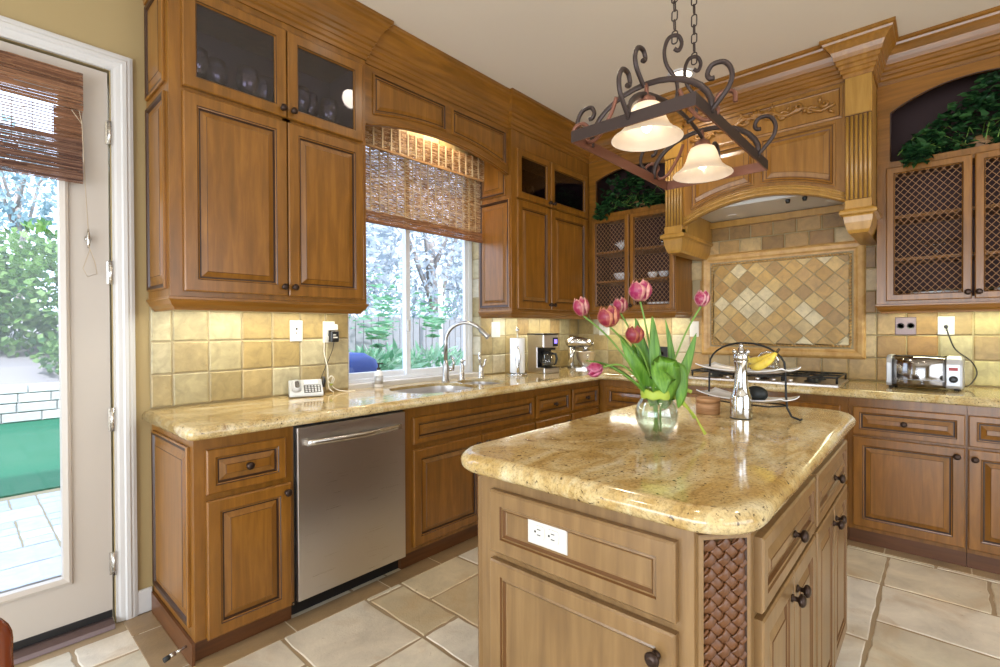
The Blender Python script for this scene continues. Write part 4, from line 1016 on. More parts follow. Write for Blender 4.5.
# stand mixer
q = thing('stand_mixer', 'small white stand mixer with a steel bowl in the counter corner', 'mixer', (-.30, -.27, c))
SM = Matrix.Translation((-.36, -.27, c)) @ Matrix.Rotation(R(42), 4, 'Z') @ Matrix.Scale(.84, 4)
b = MB(); b.rings(FZ, rr(0, .02, .085, .13, .08), [(0, 0, 0), (0, .018, 0), (.02, .03, 0)]); lb(SM, b).build('mixer_base', 'chrome', q)
b = MB(); b.tube([(0, .11, .02), (0, .11, .14), (0, .10, .24)], [(.045, .035), (.035, .03), (.05, .045)], 14); lb(SM, b).build('mixer_column', 'nickel', q)
b = MB(); b.tube([(0, .17, .29), (0, .15, .295), (0, .08, .30), (0, 0, .295), (0, -.09, .285), (0, -.12, .28)], [.02, .048, .062, .060, .048, .02], 16); hd = lb(SM, b).build('mixer_head', 'nickel', q)
b = MB(); b.lathe((0, -.125, .28), [(.02, 0), (.022, .008), (.012, .012)], 12, axis=(0, -1, 0)); b.lathe((0, -.05, .20), [(.03, 0), (.03, .05)], 14); b.tube([(.055, 0, .29), (.075, 0, .29)], .01, 8); lb(SM, b).build('attachment_hub', 'chrome', hd)
b = MB(); pr = [(.045, .03), (.065, .05), (.092, .10), (.102, .15), (.105, .19), (.107, .192)]; b.lathe((0, -.05, 0), pr+[(r_-.003, z+.002) for r_, z in pr[::-1]], 26, cap=False); lb(SM, b).build('mixing_bowl', 'steel', q)
b = MB(); b.tube([(-.098, -.05, .17), (-.14, -.05, .165), (-.145, -.05, .11), (-.085, -.05, .085)], .006, 8); lb(SM, b).build('bowl_handle', 'chrome', q)

# ================================================================== RANGE WALL COUNTER
q = thing('gas_cooktop', 'low stainless gas cooktop with black iron grates', 'cooktop', (-.32, -1.81, c))
b = MB(); b.rings(FZ, rr(-.315, -1.81, .235, .475, .02), [(0, c+.0005, 0), (0, c+.006, 0), (.008, c+.012, 0), (.02, c+.009, 0)]); b.build('cooktop_plate', 'steel', q)
for gy in (-1.50, -1.81, -2.12):
    b = MB(); z = c+.052; hx, hy = .20, .148; gx = -.31
    def bar(p, r=.0065): b.tube(p, r, 6)
    bar([(gx-hx, gy-hy, z), (gx+hx, gy-hy, z)]); bar([(gx-hx, gy+hy, z), (gx+hx, gy+hy, z)]); bar([(gx-hx, gy-hy, z), (gx-hx, gy+hy, z)]); bar([(gx+hx, gy-hy, z), (gx+hx, gy+hy, z)]); bar([(gx, gy-hy, z), (gx, gy+hy, z)])
    for sx_ in (-1, 1):
        cx = gx+sx_*hx/2
        for k in range(4):
            a = pi/4+k*pi/2; b.tube([(cx+cos(a)*.028, gy+sin(a)*.028, z+.004), (cx+cos(a)*.095, gy+sin(a)*.10, z)], .0055, 6)
        for yy in (gy-hy, gy+hy): b.tube([(cx+sx_*.09, yy, z), (cx+sx_*.09, yy, c+.012)], .007, 6)
    b.build('grate', 'black_iron', q)
    for sx_ in (-1, 1):
        b = MB(); b.lathe((gx+sx_*hx/2, gy, c+.010), [(.048, 0), (.048, .006), (.034, .010), (.034, .022), (.03, .026)], 18); b.build('burner', 'black_iron', q)
for k in range(5):
    b = MB(); b.lathe((-.51, -1.61-.10*k, c+.010), [(.016, 0), (.016, .014), (.012, .018)], 12); b.build('control_knob', 'steel', q)
# toaster
q = thing('toaster', 'long chrome toaster with a black dial and a small red switch', 'toaster', (-.27, -2.70, c))
TM = Matrix.Translation((-.275, -2.685, c)) @ Matrix.Rotation(R(-4), 4, 'Z'); 
b = MB(); pf = [(-.095, .012), (-.10, .03), (-.10, .15), (-.088, .18), (-.06, .196), (.06, .196), (.088, .18), (.10, .15), (.10, .03), (.095, .012)]
b.loft([[(x, y, z) for x, z in pf] for y in (.145, -.105)], 0, True); b.loft([[(x*.9, y, z) for x, z in pf] for y in (.146, -.106)], 0); lb(TM, b).build('toaster_shell', 'toaster_steel', q)
b = MB(); b.loft([[(x*1.05, y, .008+(z-.008)*1.02) for x, z in pf] for y in (.172, .145)], 0); lb(TM, b).build('end_casting', 'silver_plastic', q, bev=.004); b = MB(); b.loft([[(x*1.05*k, y, .008+(z-.008)*1.02*k2) for x, z in pf] for y, k, k2 in ((-.105, 1, 1), (-.165, 1, 1), (-.178, .9, .93))], 0); ec = lb(TM, b).build('end_casting', 'silver_plastic', q, bev=.004)
b = MB(); b.lathe((-.106, -.138, .068), [(.020, 0), (.020, .006), (.014, .014), (.008, .015)], 18, axis=(-1, 0, 0)); lb(TM, b).build('timer_dial', 'black_plastic', ec)
b = MB(); b.bx(-.108, -.104, -.157, -.118, .118, .136); lb(TM, b).build('switch', 'red_panel', ec)
b = MB()
for k in range(3): b.bx(-.06+.045*k, -.03+.045*k, -.09, .13, .1955, .1965)
lb(TM, b).build('slots', 'black_plastic', q)
b = MB(); b.bx(-.103, -.099, -.10, .14, .052, .056); b.lathe((-.100, .0, .035), [(.008, 0), (.008, .02), (.004, .022)], 10, axis=(-1, 0, 0)); lb(TM, b).build('crumb_tray_trim', 'stainless_dark', q)
b = MB()
for x in (-.08, .08):
    for y in (-.15, .15): b.lathe((x, y, 0), [(.012, 0), (.012, .013)], 10)
lb(TM, b).build('feet', 'rubber', q)
cord('power_cord', [(-.022, -2.785, 1.315), (-.05, -2.788, 1.30), (-.06, -2.80, 1.25), (-.05, -2.83, 1.17), (-.05, -2.90, 1.10), (-.07, -2.925, 1.03), (-.12, -2.90, .97), (-.2, -2.872, .953)], .004, 'cord_dark', 'black cord', q)
b = MB(); b.lathe((-.020, -2.785, 1.315), [(.012, 0), (.012, .02), (.006, .032)], 10, axis=(-1, 0, 0)); tag(b.build('plug', 'black_plastic'), 'black plug of the toaster cord in the white outlet', 'plug')
# glass jar behind the bananas
q = thing('glass_kettle', 'clear glass teapot with a looped handle on the cooktop behind the bananas', 'teapot', (-.42, -1.80, c+.058))
b = MB(); z = c+.059; b.lathe((-.42, -1.85, z), [(.055, 0), (.075, .02), (.08, .05), (.06, .085), (.035, .10), (.035, .105)], 22, cap=False); b.build('pot_body', 'clear_glass', q)
b = MB(); b.tube([(-.42, -1.85+cos(a)*.07, z+.07+sin(a)*.075) for a in [pi*k/12 for k in range(13)]], .005, 8); b.build('handle', 'chrome', q)
b = MB(); b.lathe((-.42, -1.85, z+.104), [(.036, 0), (.03, .008), (.008, .014), (.010, .024), (.004, .03)], 16); b.build('lid', 'chrome', q)

# ================================================================== ON THE ISLAND
vx, vy, vz = -2.735, -2.075, IZ
VB = Vector((vx, vy, vz))
t = thing('glass_vase', 'round clear glass vase of water tied with a sheer green ribbon', 'vase', VB)
b = MB(); pr = [(.030, .004), (.034, 0), (.038, .004), (.036, .014), (.050, .030), (.064, .060), (.067, .085), (.061, .112), (.048, .135), (.042, .150), (.046, .168), (.050, .174)]
b.lathe(VB, pr+[(r_-.003, z+.002) for r_, z in pr[::-1][:-2]]+[(.0, .020)], 32, cap=False); b.build('vase_body', 'clear_glass', t)
b = MB(); b.lathe(VB, [(.001, .021), (.046, .027), (.061, .055), (.0645, .078), (.001, .0785)], 28, cap=False); b.build('water', 'water', t)
b = MB(); pts = [VB+Vector((cos(2*pi*k/26)*.0475, sin(2*pi*k/26)*.0475, .148+.004*sin(k*1.7))) for k in range(26)]
b.tube(pts, [(.015, .0022)]*26, 8, closed=True, flat=(0, 0, 1))
for (dx, dz, tw) in ((.085, -.055, .4), (.075, .012, -.3), (.12, -.098, .2)):
    P = [VB+R0*(.045+dx*k/8)+F0*(-.02*sin(k*.7))+Vector((0, 0, .140+dz*1.25*(k/8)**1.6+.006*sin(k*1.3+tw))) for k in range(9)]
    b.tube(P, [(.010-.0005*k, .0012) for k in range(9)], 6, flat=(0, .4, 1))
b.build('ribbon', 'ribbon', t)
def mixc(a, c, k): return tuple(a[i]+(c[i]-a[i])*k for i in range(3))+(1,)
def blade(b, P, wd, up=(0, 0, 1), fold=.25, twist=0):
    """a leaf: smooth centre line P, half width wd at the broadest"""
    out = []
    for i in range(len(P)-1):
        p0, p1, p2, p3 = P[max(i-1, 0)], P[i], P[i+1], P[min(i+2, len(P)-1)]
        for k in range(6):
            s_ = k/6; out.append(.5*((2*p1)+(p2-p0)*s_+(2*p0-5*p1+4*p2-p3)*s_*s_+(3*p1-p0-3*p2+p3)*s_**3))
    out.append(P[-1]); n = len(out); loops = []
    for i, p in enumerate(out):
        tg = (out[min(i+1, n-1)]-out[max(i-1, 0)]).normalized(); q = i/(n-1)
        side = tg.cross(Vector(up).normalized())
        side = side.normalized() if side.length > 1e-4 else Vector((1, 0, 0)); nn = side.cross(tg)
        h_ = wd*(min(1, (.35+q*2.2))*(1-max(0, (q-.45)/.55)**1.8)) + .0006
        side = side*cos(twist*q)+nn*sin(twist*q); nn = side.cross(tg)
        loops.append([p-side*h_+nn*h_*fold, p-side*h_*.5+nn*h_*fold*.3, p, p+side*h_*.5+nn*h_*fold*.3, p+side*h_+nn*h_*fold,
                      p+side*h_*.5+nn*(h_*fold*.3-.0012), p-nn*.0012, p-side*h_*.5+nn*(h_*fold*.3-.0012)])
    b.loft(loops, 0, True)
def tulip(name_l, r, z, f, size, lean, open_, cols, leaves, neck=(0, 0)):
    base = VB+R0*r+F0*f; base.z = z
    size *= .92; t = thing('tulip', name_l, 'flower', VB+Vector((0, 0, .03)), 'tulips in the glass vase')
    foot = VB+Vector((rnd.uniform(-.02, .02), rnd.uniform(-.02, .02), .024)); nk = VB+R0*(neck[0])+F0*neck[1]+Vector((0, 0, .14))
    ax = Vector(lean).normalized(); cup0 = base-ax*size*.5
    ctrl = [foot, nk, nk*.45+cup0*.55+(Vector((0, 0, .03)) if ax.z > .5 else R0*.0+Vector((0, 0, .045))), cup0]
    out = []
    for i in range(3):
        p0, p1, p2, p3 = ctrl[max(i-1, 0)], ctrl[i], ctrl[i+1], ctrl[min(i+2, 3)]
        for k in range(7):
            s_ = k/7; out.append(.5*((2*p1)+(p2-p0)*s_+(2*p0-5*p1+4*p2-p3)*s_*s_+(3*p1-p0-3*p2+p3)*s_**3))
    out.append(cup0); MB().tube(out, .0031, 8).build('stem', 'stem', t)
    a = ax.orthogonal().normalized(); c_ = ax.cross(a); b = MB(); L = size; Rm = size*.46*open_
    cen, edg = lin(cols[0]), lin(cols[1])
    for k in range(6):
        inner = k >= 3; th0 = 2*pi*(k % 3)/3+(pi/3 if inner else 0)+.2; rm = Rm*(.86 if inner else 1); Lk = L*(1.0 if inner else .93)
        hw = 1.02; nS, nT = 9, 6; G = []
        for i in range(nS+1):
            s_ = i/nS; rad = rm*(.16+.84*sin(pi*min(s_*.78+.05, 1))**.75)*(1-.20*s_**3); w_ = hw*(sin(pi*(s_*.80+.10))**.6)*(1 if s_ < .7 else max(.06, 1-((s_-.7)/.3)**1.6))
            row = []
            for j in range(nT+1):
                tt = -1+2*j/nT; th = th0+tt*w_; rr2 = rad*(1+.04*(1-tt*tt)); h_ = Lk*s_*(1-.03*tt*tt)
                row.append(cup0+a*(cos(th)*rr2)+c_*(sin(th)*rr2)+ax*h_)
            G.append(b.add(row))
        for i in range(nS):
            for j in range(nT):
                tt = abs(-1+2*(j+.5)/nT); s_ = (i+.5)/nS; e_ = max(tt**3*.85, max(0, s_-.8)*3, max(0, .12-s_)*5)
                e_ = min(1, e_+rnd.uniform(-.12, .12)); b.cur = mixc(cen, edg, max(0, min(1, e_)))
                b.face([G[i][j], G[i][j+1], G[i+1][j+1], G[i+1][j]], 0, True)
    b.cur = None; o = b.build('bloom', 'petal', t); sd = o.modifiers.new('s', 'SOLIDIFY'); sd.thickness = .0009
    for lf in leaves:
        b = MB(); P = [VB+R0*x+F0*y+Vector((0, 0, z_-IZ)) for x, y, z_ in lf[0]]; blade(b, P, lf[1]*1.3, lf[2] if len(lf) > 2 else F0*-1, lf[3] if len(lf) > 3 else .3, lf[4] if len(lf) > 4 else 0)
        b.build('leaf', 'tulip_leaf', t)
PK, CR = '86103f', 'dcb09c'
V_ = Vector
tulip('pink tulip leaning farthest left, upright bloom above the stand mixer', -.237, 1.385, .04, .072, (-.25*.67, .25*.74, 1), .92, (PK, CR), [([(-.01, 0, 1.06), (-.07, 0, 1.13), (-.15, .02, 1.185), (-.225, .03, 1.205)], .019, (0, 0, 1), .35)], (-.02, 0))
tulip('large red and cream striped tulip, second bloom from the left', -.166, 1.350, -.05, .076, (-.12, .1, 1), 1.12, ('7c1832', 'd4986c'), [([(-.015, -.01, 1.06), (-.045, -.02, 1.15), (-.09, -.03, 1.22), (-.125, -.03, 1.29)], .017)], (-.015, -.01))
tulip('tallest open pink tulip with cream petal edges, at the top of the bouquet', -.052, 1.434, 0, .078, (-.02, 0, 1), 1.16, ('8e184c', 'e4b8a0'), [([(.0, .01, 1.06), (-.02, .02, 1.17), (-.045, .02, 1.26), (-.062, .02, 1.345)], .016)], (0, 0))
tulip('small pink tulip just left of the tallest bloom and partly behind it', -.102, 1.390, .06, .060, (-.08, 0, 1), 1.0, (PK, CR), [([(-.005, .02, 1.06), (-.02, .03, 1.14), (-.05, .04, 1.2), (-.07, .03, 1.26)], .018)], (-.01, .01))
tulip('dark red tulip lowest in the middle of the bouquet', -.089, 1.293, -.07, .062, (-.05, -.05, 1), 1.12, ('74162c', 'b06c44'), [([(.01, -.03, 1.07), (.012, -.045, 1.13), (.005, -.06, 1.18), (-.01, -.085, 1.155), (-.005, -.095, 1.11)], .038, F0*-1, .1)], (-.005, -.01))
tulip('pale pink tulip alone on the far right of the bouquet', .149, 1.408, 0, .060, (.12, -.1, 1), .98, (PK, 'deb4b4'), [([(.02, .0, 1.05), (.05, 0, 1.11), (.09, 0, 1.18), (.13, 0, 1.295)], .017, F0*-1, .4), ([(.015, .02, 1.06), (.03, .03, 1.15), (.06, .03, 1.20), (.04, .03, 1.34)], .012)], (.02, 0))
tulip('drooping pink tulip hanging at the lower left of the bouquet', -.205, 1.178, -.02, .058, (-.62, .62, -.28), 1.0, (PK, 'd98aa6'), [([(.0, .0, 1.06), (-.005, -.01, 1.15), (-.01, -.01, 1.25), (-.013, 0, 1.35)], .016), ([(.03, -.01, 1.06), (.045, -.02, 1.16), (.062, -.03, 1.17), (.066, -.035, 1.10), (.06, -.03, 1.055)], .020, F0*-1, .2)], (-.02, -.01))
# pepper mill
mx_, my_ = -2.153, -2.167
t = thing('pepper_mill', 'tall polished steel pepper mill standing on the island', 'pepper mill', (mx_, my_, IZ))
b = MB(); b.lathe((mx_, my_, IZ), [(.040, 0), (.041, .004), (.041, .070), (.039, .078), (.040, .084), (.034, .098), (.027, .125), (.0235, .16), (.0235, .205), (.027, .225), (.028, .232)], 30); b.build('mill_body', 'chrome', t)
b = MB(); b.lathe((mx_, my_, IZ-.0), [(.0415, 0), (.0415, .004)], 30); b.build('base_ring', 'rubber', t)
b = MB(); b.lathe((mx_, my_, IZ+.233), [(.027, 0), (.029, .006), (.029, .022), (.024, .028), (.014, .032), (.012, .045), (.006, .052), (.008, .058), (.004, .066)], 26)
for k in range(6): b.blob((mx_+.027*cos(k*pi/3+.3), my_+.027*sin(k*pi/3+.3), IZ+.266), .009, .009, .010, 10, 6)
b.build('mill_head', 'chrome', t)
# salt cellar
t = thing('salt_box', 'small round wooden salt box with a lid beside the pepper mill', 'box', (-2.118, -2.026, IZ))
b = MB(); b.lathe((-2.118, -2.026, IZ), [(.046, 0), (.048, .003), (.048, .044), (.046, .046)], 28); b.build('box_body', 'salt_wood', t)
b = MB(); b.lathe((-2.118, -2.026, IZ+.0465), [(.046, 0), (.0485, .001), (.0485, .016), (.046, .019)], 28); b.build('lid', 'salt_wood', t)
# two-tier stand
sc_ = Vector((-2.02, -2.145, IZ)); ax = Vector((-.26, -.965, 0)).normalized(); sd_ = Vector((-.965, .26, 0))
t = thing('tiered_stand', 'two-tier black wire stand holding white dishes of fruit', 'stand', sc_)
def sp(a, s_, z): return sc_+ax*a+sd_*s_+Vector((0, 0, z))
b = MB(); P = [sp(-.205, 0, .003), sp(-.185, 0, .010), sp(-.172, 0, .045), sp(-.168, 0, .10), sp(-.166, 0, .18)]+[sp(-.166*cos(pi*k/14), 0, .20+.098*sin(pi*k/14)) for k in range(1, 14)]+[sp(.166, 0, .18), sp(.168, 0, .10), sp(.172, 0, .045), sp(.19, 0, .012), sp(.222, 0, .004), sp(.228, 0, .009)]
b.tube(P, .0042, 8); b.build('wire_arch', 'black_iron', t)
for z in (.052, .172):
    b = MB(); 
    for s_ in (-.055, .055): b.tube([sp(-.168, 0, z), sp(-.13, s_, z-.004), sp(0, s_*1.1, z-.006), sp(.13, s_, z-.004), sp(.168, 0, z)], .0032, 6)
    if z < .1:
        for s_, d_ in ((-1, -.05), (1, .05)): b.tube([sp(d_, s_*.05, z-.005), sp(d_, s_*.075, .025), sp(d_, s_*.09, .006), sp(d_, s_*.105, .004), sp(d_, s_*.11, .010)], .0036, 6)
    b.build('tier_ring', 'black_iron', t)
def dish(z, L, lab):
    b = MB(); rows = []; top = []; nU, nV = 18, 8
    for sgn in (1, 0):
        for i in range(nU+1):
            a = -1+2*i/nU; w_ = .075*(1-.05*a*a); r_ = []
            for j in range(nV+1):
                q = -1+2*j/nV; h_ = .008+.020*abs(a)**3+.010*abs(q)**3; r_.append(sp(a*L, q*w_, z+h_+(.005 if sgn else 0)))
            rows.append(b.add(r_))
    n1 = nU+1
    for i in range(nU):
        for j in range(nV):
            b.face([rows[i][j], rows[i+1][j], rows[i+1][j+1], rows[i][j+1]], 0, True); b.face([rows[n1+i][j], rows[n1+i][j+1], rows[n1+i+1][j+1], rows[n1+i+1][j]], 0, True)
        for j in (0, nV): b.face([rows[i][j], rows[n1+i][j], rows[n1+i+1][j], rows[i+1][j]], 0, True)
    for i in (0, nU):
        for j in range(nV): b.face([rows[i][j], rows[i][j+1], rows[n1+i][j+1], rows[n1+i][j]], 0, True)
    return tag(b.build('serving_dish', 'white_ceramic'), lab, 'dish')
dish(.163, .190, 'long white serving dish under the bananas on the upper tier'); dish(.046, .185, 'long white serving dish under the dark avocado on the lower tier')
for k, (a, s_, an, lab) in enumerate(((.055, -.02, 0, 'banana nearest the pepper mill in the bunch on the upper dish'), (.065, .012, .25, 'middle banana of the bunch on the upper dish'), (.08, .04, .5, 'banana farthest right in the bunch on the upper dish'))):
    b = MB(); o_ = sp(a, s_, .195); P = []; rs = []
    S_ = sp(.142, .02, .262); E_ = [sp(-.005, -.045, .196), sp(.012, .0, .226), sp(.055, .045, .197)][k]
    d1 = (S_-E_).normalized()
    for i in range(15):
        q = i/14; P.append(E_*(1-q)+S_*q+Vector((0, 0, -.016*sin(pi*q)))+sd_*(.01*(k-1)*sin(pi*q))); rs.append(.0175*min(1, .35+2.6*q, .30+2.6*(1-q)))
    q = thing('banana', lab, 'banana', o_, 'bananas on the upper dish')
    b.tube(P, rs, 7); b.build('peel', 'banana', q)
    MB().tube([P[-1], P[-1]+d1*.012+Vector((0, 0, .010))], [.0055, .004], 7).build('stem', 'banana_tip', q)
    MB().tube([P[0]+d1*.001, P[0]-d1*.006], [.0050, .0035], 7).build('tip', 'banana_tip', q)
b = MB(); b.blob(sp(.045, -.005, .086), .030, .045, .034, 18, 12); tag(b.build('avocado', 'avocado'), 'dark ripe avocado on the lower dish', 'avocado')

# ================================================================== WOVEN SHADES
SH = ['8a5c38', 'a2734a', '6e4529', 'b98f62', '7c5030']
def reeds(b, fr, u0, u1, v0, v1, w, pitch, th, tints, seg, gap=0.0, amp=.0015, depth=.0015, bands=None):
    n = int((v1-v0)/pitch); k0 = 0
    for j in range(n):
        v = v0+j*pitch; us = [u0]; 
        while us[-1] < u1: us.append(min(u1, us[-1]+seg*rnd.uniform(.8, 1.2)))
        for i in range(len(us)-1):
            t = lin(rnd.choice(tints)); k = rnd.uniform(.8, 1.12); b.cur = (t[0]*k, t[1]*k, t[2]*k, 1)
            dv = rnd.uniform(-amp, amp); dw = depth*((i+j//2) % 2)
            hh = th*rnd.uniform(.8, 1.1)
            p = [(us[i]-.002, v+dv), (us[i+1]+.002, v+rnd.uniform(-amp, amp))]
            ids = b.add([fr.p(p[0][0], p[0][1], w+dw), fr.p(p[1][0], p[1][1], w+dw), fr.p(p[1][0], p[1][1]+hh, w+dw), fr.p(p[0][0], p[0][1]+hh, w+dw),
                         fr.p(p[0][0], p[0][1]+hh/2, w+dw+.002), fr.p(p[1][0], p[1][1]+hh/2, w+dw+.002)])
            b.face([ids[0], ids[1], ids[5], ids[4]], 0); b.face([ids[4], ids[5], ids[2], ids[3]], 0); b.face([ids[0], ids[3], ids[2], ids[1]], 0)
t = thing('woven_shade', 'dark brown woven wood shade half raised on the glass door', 'shade', (-4.22, -.03, 1.94))
u0, u1 = -4.62, -3.884
MB().box(FA, u0+.01, u1-.01, 2.37, 2.405, .014, .040).build('headrail', 'salt_wood', t)
b = MB(); reeds(b, FA, u0, u1, 2.245, 2.408, .043, .0042, .0046, ['7a5238', '8c6246', '6a452f', '9a7050'], .25); b.build('shade_valance', 'reed', t)
b = MB(); reeds(b, FA, u0, u1-.075, 2.07, 2.25, .030, .0125, .0050, ['7a5238', '8c6246', '94765a'], .3, amp=.0022); reeds(b, FA, u1-.09, u1-.002, 2.07, 2.25, .030, .0044, .0048, ['7a5238', '8c6246'], .2)
for u in (-4.5, -4.42, -4.34, -4.26, -4.18, -4.10, -4.04, -3.98): b.tube([FA.p(u, 2.07, .034), FA.p(u, 2.25, .034)], .0012, 4)
b.build('open_weave', 'reed', t)
b = MB()
for q, (za, zb, ww) in enumerate(((1.995, 2.125, .036), (1.965, 2.03, .046), (1.95, 1.985, .052), (1.936, 1.956, .044))): reeds(b, FA, u0, u1-.004, za, zb, ww, .0042, .0046, ['6a4a3c', '7d5a48', '5c3e34', '886552'], .25)
b.build('stacked_folds', 'reed', t)
b = MB(); b.tube([(-3.895, -.045, 2.24), (-3.886, -.04, 2.19), (-3.878, -.035, 1.95), (-3.868, -.03, 1.74)], .0018, 5); b.tube([(-3.92, -.045, 2.24), (-3.886, -.04, 2.19)], .0015, 5)
b.tube([(-3.868, -.028, 1.73), (-3.862, -.020, 1.66), (-3.885, -.018, 1.58), (-3.870, -.018, 1.545), (-3.838, -.018, 1.56), (-3.845, -.018, 1.61), (-3.866, -.024, 1.68)], .0016, 5); b.build('pull_cord', 'towel_shade_cord', t)
q = thing('cord_cleat', 'small brass-grey cord cleat on the door beside the glass', 'cleat', (-3.866, -.015, 1.71))
b = MB(); b.tube([(-3.866, -.018, 1.668), (-3.866, -.022, 1.69), (-3.866, -.018, 1.71), (-3.866, -.022, 1.73), (-3.866, -.018, 1.752)], [.003, .006, .008, .006, .003], 8); b.lathe((-3.866, -.001, 1.71), [(.013, 0), (.013, .004), (.006, .014)], 12, axis=(0, -1, 0)); b.build('cleat_body', 'nickel', q)
WS = ['b88e5c', 'c9a274', 'a87c4c', 'd8b88c', '9a6c40']
t = thing('woven_shade', 'light woven bamboo shade half lowered over the kitchen window', 'shade', (-2.0, -.06, 2.0))
u0, u1 = WX0+.012, -1.402
MB().box(FA, u0+.01, u1-.01, 2.60, 2.64, .014, .06).build('headrail', 'salt_wood', t)
b = MB(); reeds(b, FA, u0, u1, 2.475, 2.645, .070, .0058, .0056, WS, .034, depth=.004)
n = int((u1-u0)/.068)
for k in range(n+1): b.cur = lin('d9c29c'); b.box(FA, u0+.068*k-.006, u0+.068*k+.006, 2.475, 2.645, .068, .0765)
b.cur = lin('b88e5c'); b.box(FA, u0, u1, 2.470, 2.484, .066, .079)
b.build('shade_valance', 'reed', t)
b = MB(); reeds(b, FA, u0, u1, 2.045, 2.60, .034, .0060, .0058, WS, .034, depth=.004, amp=.001)
for k in range(n+1): b.cur = lin('c8ac80'); b.box(FA, u0+.068*k-.003, u0+.068*k+.003, 2.045, 2.60, .033, .0405)
b.build('woven_panel', 'reed', t)
b = MB(); 
for za, zb, ww in ((2.022, 2.075, .044), (2.005, 2.03, .050)): reeds(b, FA, u0, u1, za, zb, ww, .0052, .0056, ['9a6a44', 'a87850', '8a5c3a'], .10)
b.cur = lin('8a5a38'); b.box(FA, u0, u1, 1.998, 2.012, .030, .056); b.build('bottom_fold', 'reed', t)
b = MB(); b.tube([(-1.412, -.085, 2.47), (-1.408, -.08, 2.2), (-1.404, -.07, 1.8), (-1.396, -.06, 1.50), (-1.385, -.06, 1.455), (-1.365, -.06, 1.45), (-1.355, -.06, 1.48)], .0024, 6); b.tube([(-1.44, -.085, 2.47), (-1.41, -.08, 2.18), (-1.406, -.072, 1.8)], .0018, 5); b.build('pull_cord', 'towel_shade_cord', t)

# ================================================================== IN THE CABINETS
def copytree(o, loc, label):
    r = o.copy(); col.objects.link(r); r.location = loc; r['label'] = label
    for ch in list(o.children):
        c2 = ch.copy(); col.objects.link(c2); c2.parent = r
    return r
def wine(loc, label, group, s=1):
    t = thing('wine_glass', label, 'glass', loc, group); b = MB()
    pr = [(.028, .0), (.030, .003), (.006, .010), (.004, .03), (.005, .045), (.022, .058), (.036, .085), (.038, .11), (.032, .145)]; pr = [(r_*s, z*s) for r_, z in pr]
    b.lathe(loc, pr+[(r_-.0012, z) for r_, z in pr[::-1][:-4]], 22, cap=False); b.build('bowl', 'glassware', t); MB().lathe(loc, [(.030*s, 0), (.030*s, .003), (.005, .006)], 22).build('foot', 'glassware', t); return t
p0 = None
LW = [(-3.52, -.24, 'wine glass at the far left behind the first glass door'), (-3.43, -.20, 'second wine glass from the left behind the first glass door'), (-3.30, -.24, 'third wine glass from the left behind the first glass door'), (-3.21, -.20, 'wine glass nearest the knob behind the first glass door'),
      (-3.04, -.24, 'left wine glass of the close pair behind the second glass door'), (-2.98, -.21, 'right wine glass of the close pair behind the second glass door'), (-2.87, -.22, 'lone wine glass at the right behind the second glass door')]
for x, y, l_ in LW:
    if p0 is None: p0 = wine((x, y-.035, 2.3595), l_, 'wine glasses in the left upper cabinet', 1.42)
    else: copytree(p0, (x, y-.035, 2.3595), l_)
p1 = None
for x, y, l_ in ((-1.30, -.24, 'left tumbler behind the glass door right of the window'), (-1.20, -.22, 'middle tumbler behind the glass door right of the window'), (-1.09, -.25, 'short right tumbler behind the glass door right of the window')):
    if p1 is None:
        p1 = thing('tumbler', l_, 'glass', (x, y, 2.3155), 'tumblers in the cabinet right of the window'); b = MB(); pr = [(.001, .001), (.032, 0), (.038, .16), (.037, .16), (.031, .004), (.001, .004)]; b.lathe((x, y, 2.3155), pr, 22, cap=False); b.build('glass_body', 'glassware', p1)
    else: copytree(p1, (x, y, 2.3155), l_)
def bowl(name, loc, r, h, mat, label, cat='bowl'):
    b = MB(); pr = [(r*.35, 0), (r*.4, .004), (r*.75, h*.35), (r*.95, h*.75), (r, h)]
    b.lathe(loc, pr+[(a-.003, z+.001) for a, z in pr[::-1]], 26); return tag(b.build(name, mat), label, cat)
sh1, sh2, sh0 = 1.745, 2.010, 1.476
bowl('bowl', (-.17, -.60, sh1), .085, .07, 'white_ceramic', 'patterned white bowl on the middle shelf of the corner wire cabinet')
b = MB(); z = sh2
for k in range(7):
    an = -60+20*k; b.tube([(-.20, -.60, z+.02), (-.20, -.60-sin(R(an))*.03, z+.06), (-.20, -.60-sin(R(an))*.075, z+.05+.055*cos(R(an)))], [.006, .012, .003], 7)
b.lathe((-.20, -.60, z), [(.03, 0), (.03, .008), (.008, .025)], 16); tag(b.build('glass_ornament', 'white_ceramic'), 'white leaf-shaped ornament on the top shelf of the corner wire cabinet', 'ornament')
b = MB(); b.lathe((-.18, -.98, sh2), [(.024, 0), (.026, .002), (.026, .17), (.024, .17), (.024, .004)], 18, cap=False); tag(b.build('tall_glass', 'clear_glass'), 'tall clear glass on the top shelf of the corner wire cabinet', 'glass')
for k, (y, l_) in enumerate(((-.90, 'left'), (-1.0, 'right'))): bowl('teacup', (-.20, y, sh1), .045, .055, 'white_ceramic', l_+' small white cup on the middle shelf of the corner wire cabinet', 'cup')
for k, (y, r_, l_) in enumerate(((-.60, .11, 'wide white bowl on the bottom shelf behind the left wire door at the corner'), (-.97, .12, 'wide white bowl on the bottom shelf behind the right wire door at the corner'))): bowl('serving_bowl', (-.19, y, sh0), r_, .06, 'white_ceramic', l_)
def plate(loc, r, label, group, mat='white_ceramic'):
    b = MB(); pr = [(r*.5, 0), (r*.6, .003), (r, .014)]; b.lathe(loc, pr+[(a-.002, z+.003) for a, z in pr[::-1]], 30); return tag(b.build('dinner_plate', mat), label, 'plate', group)
p = None
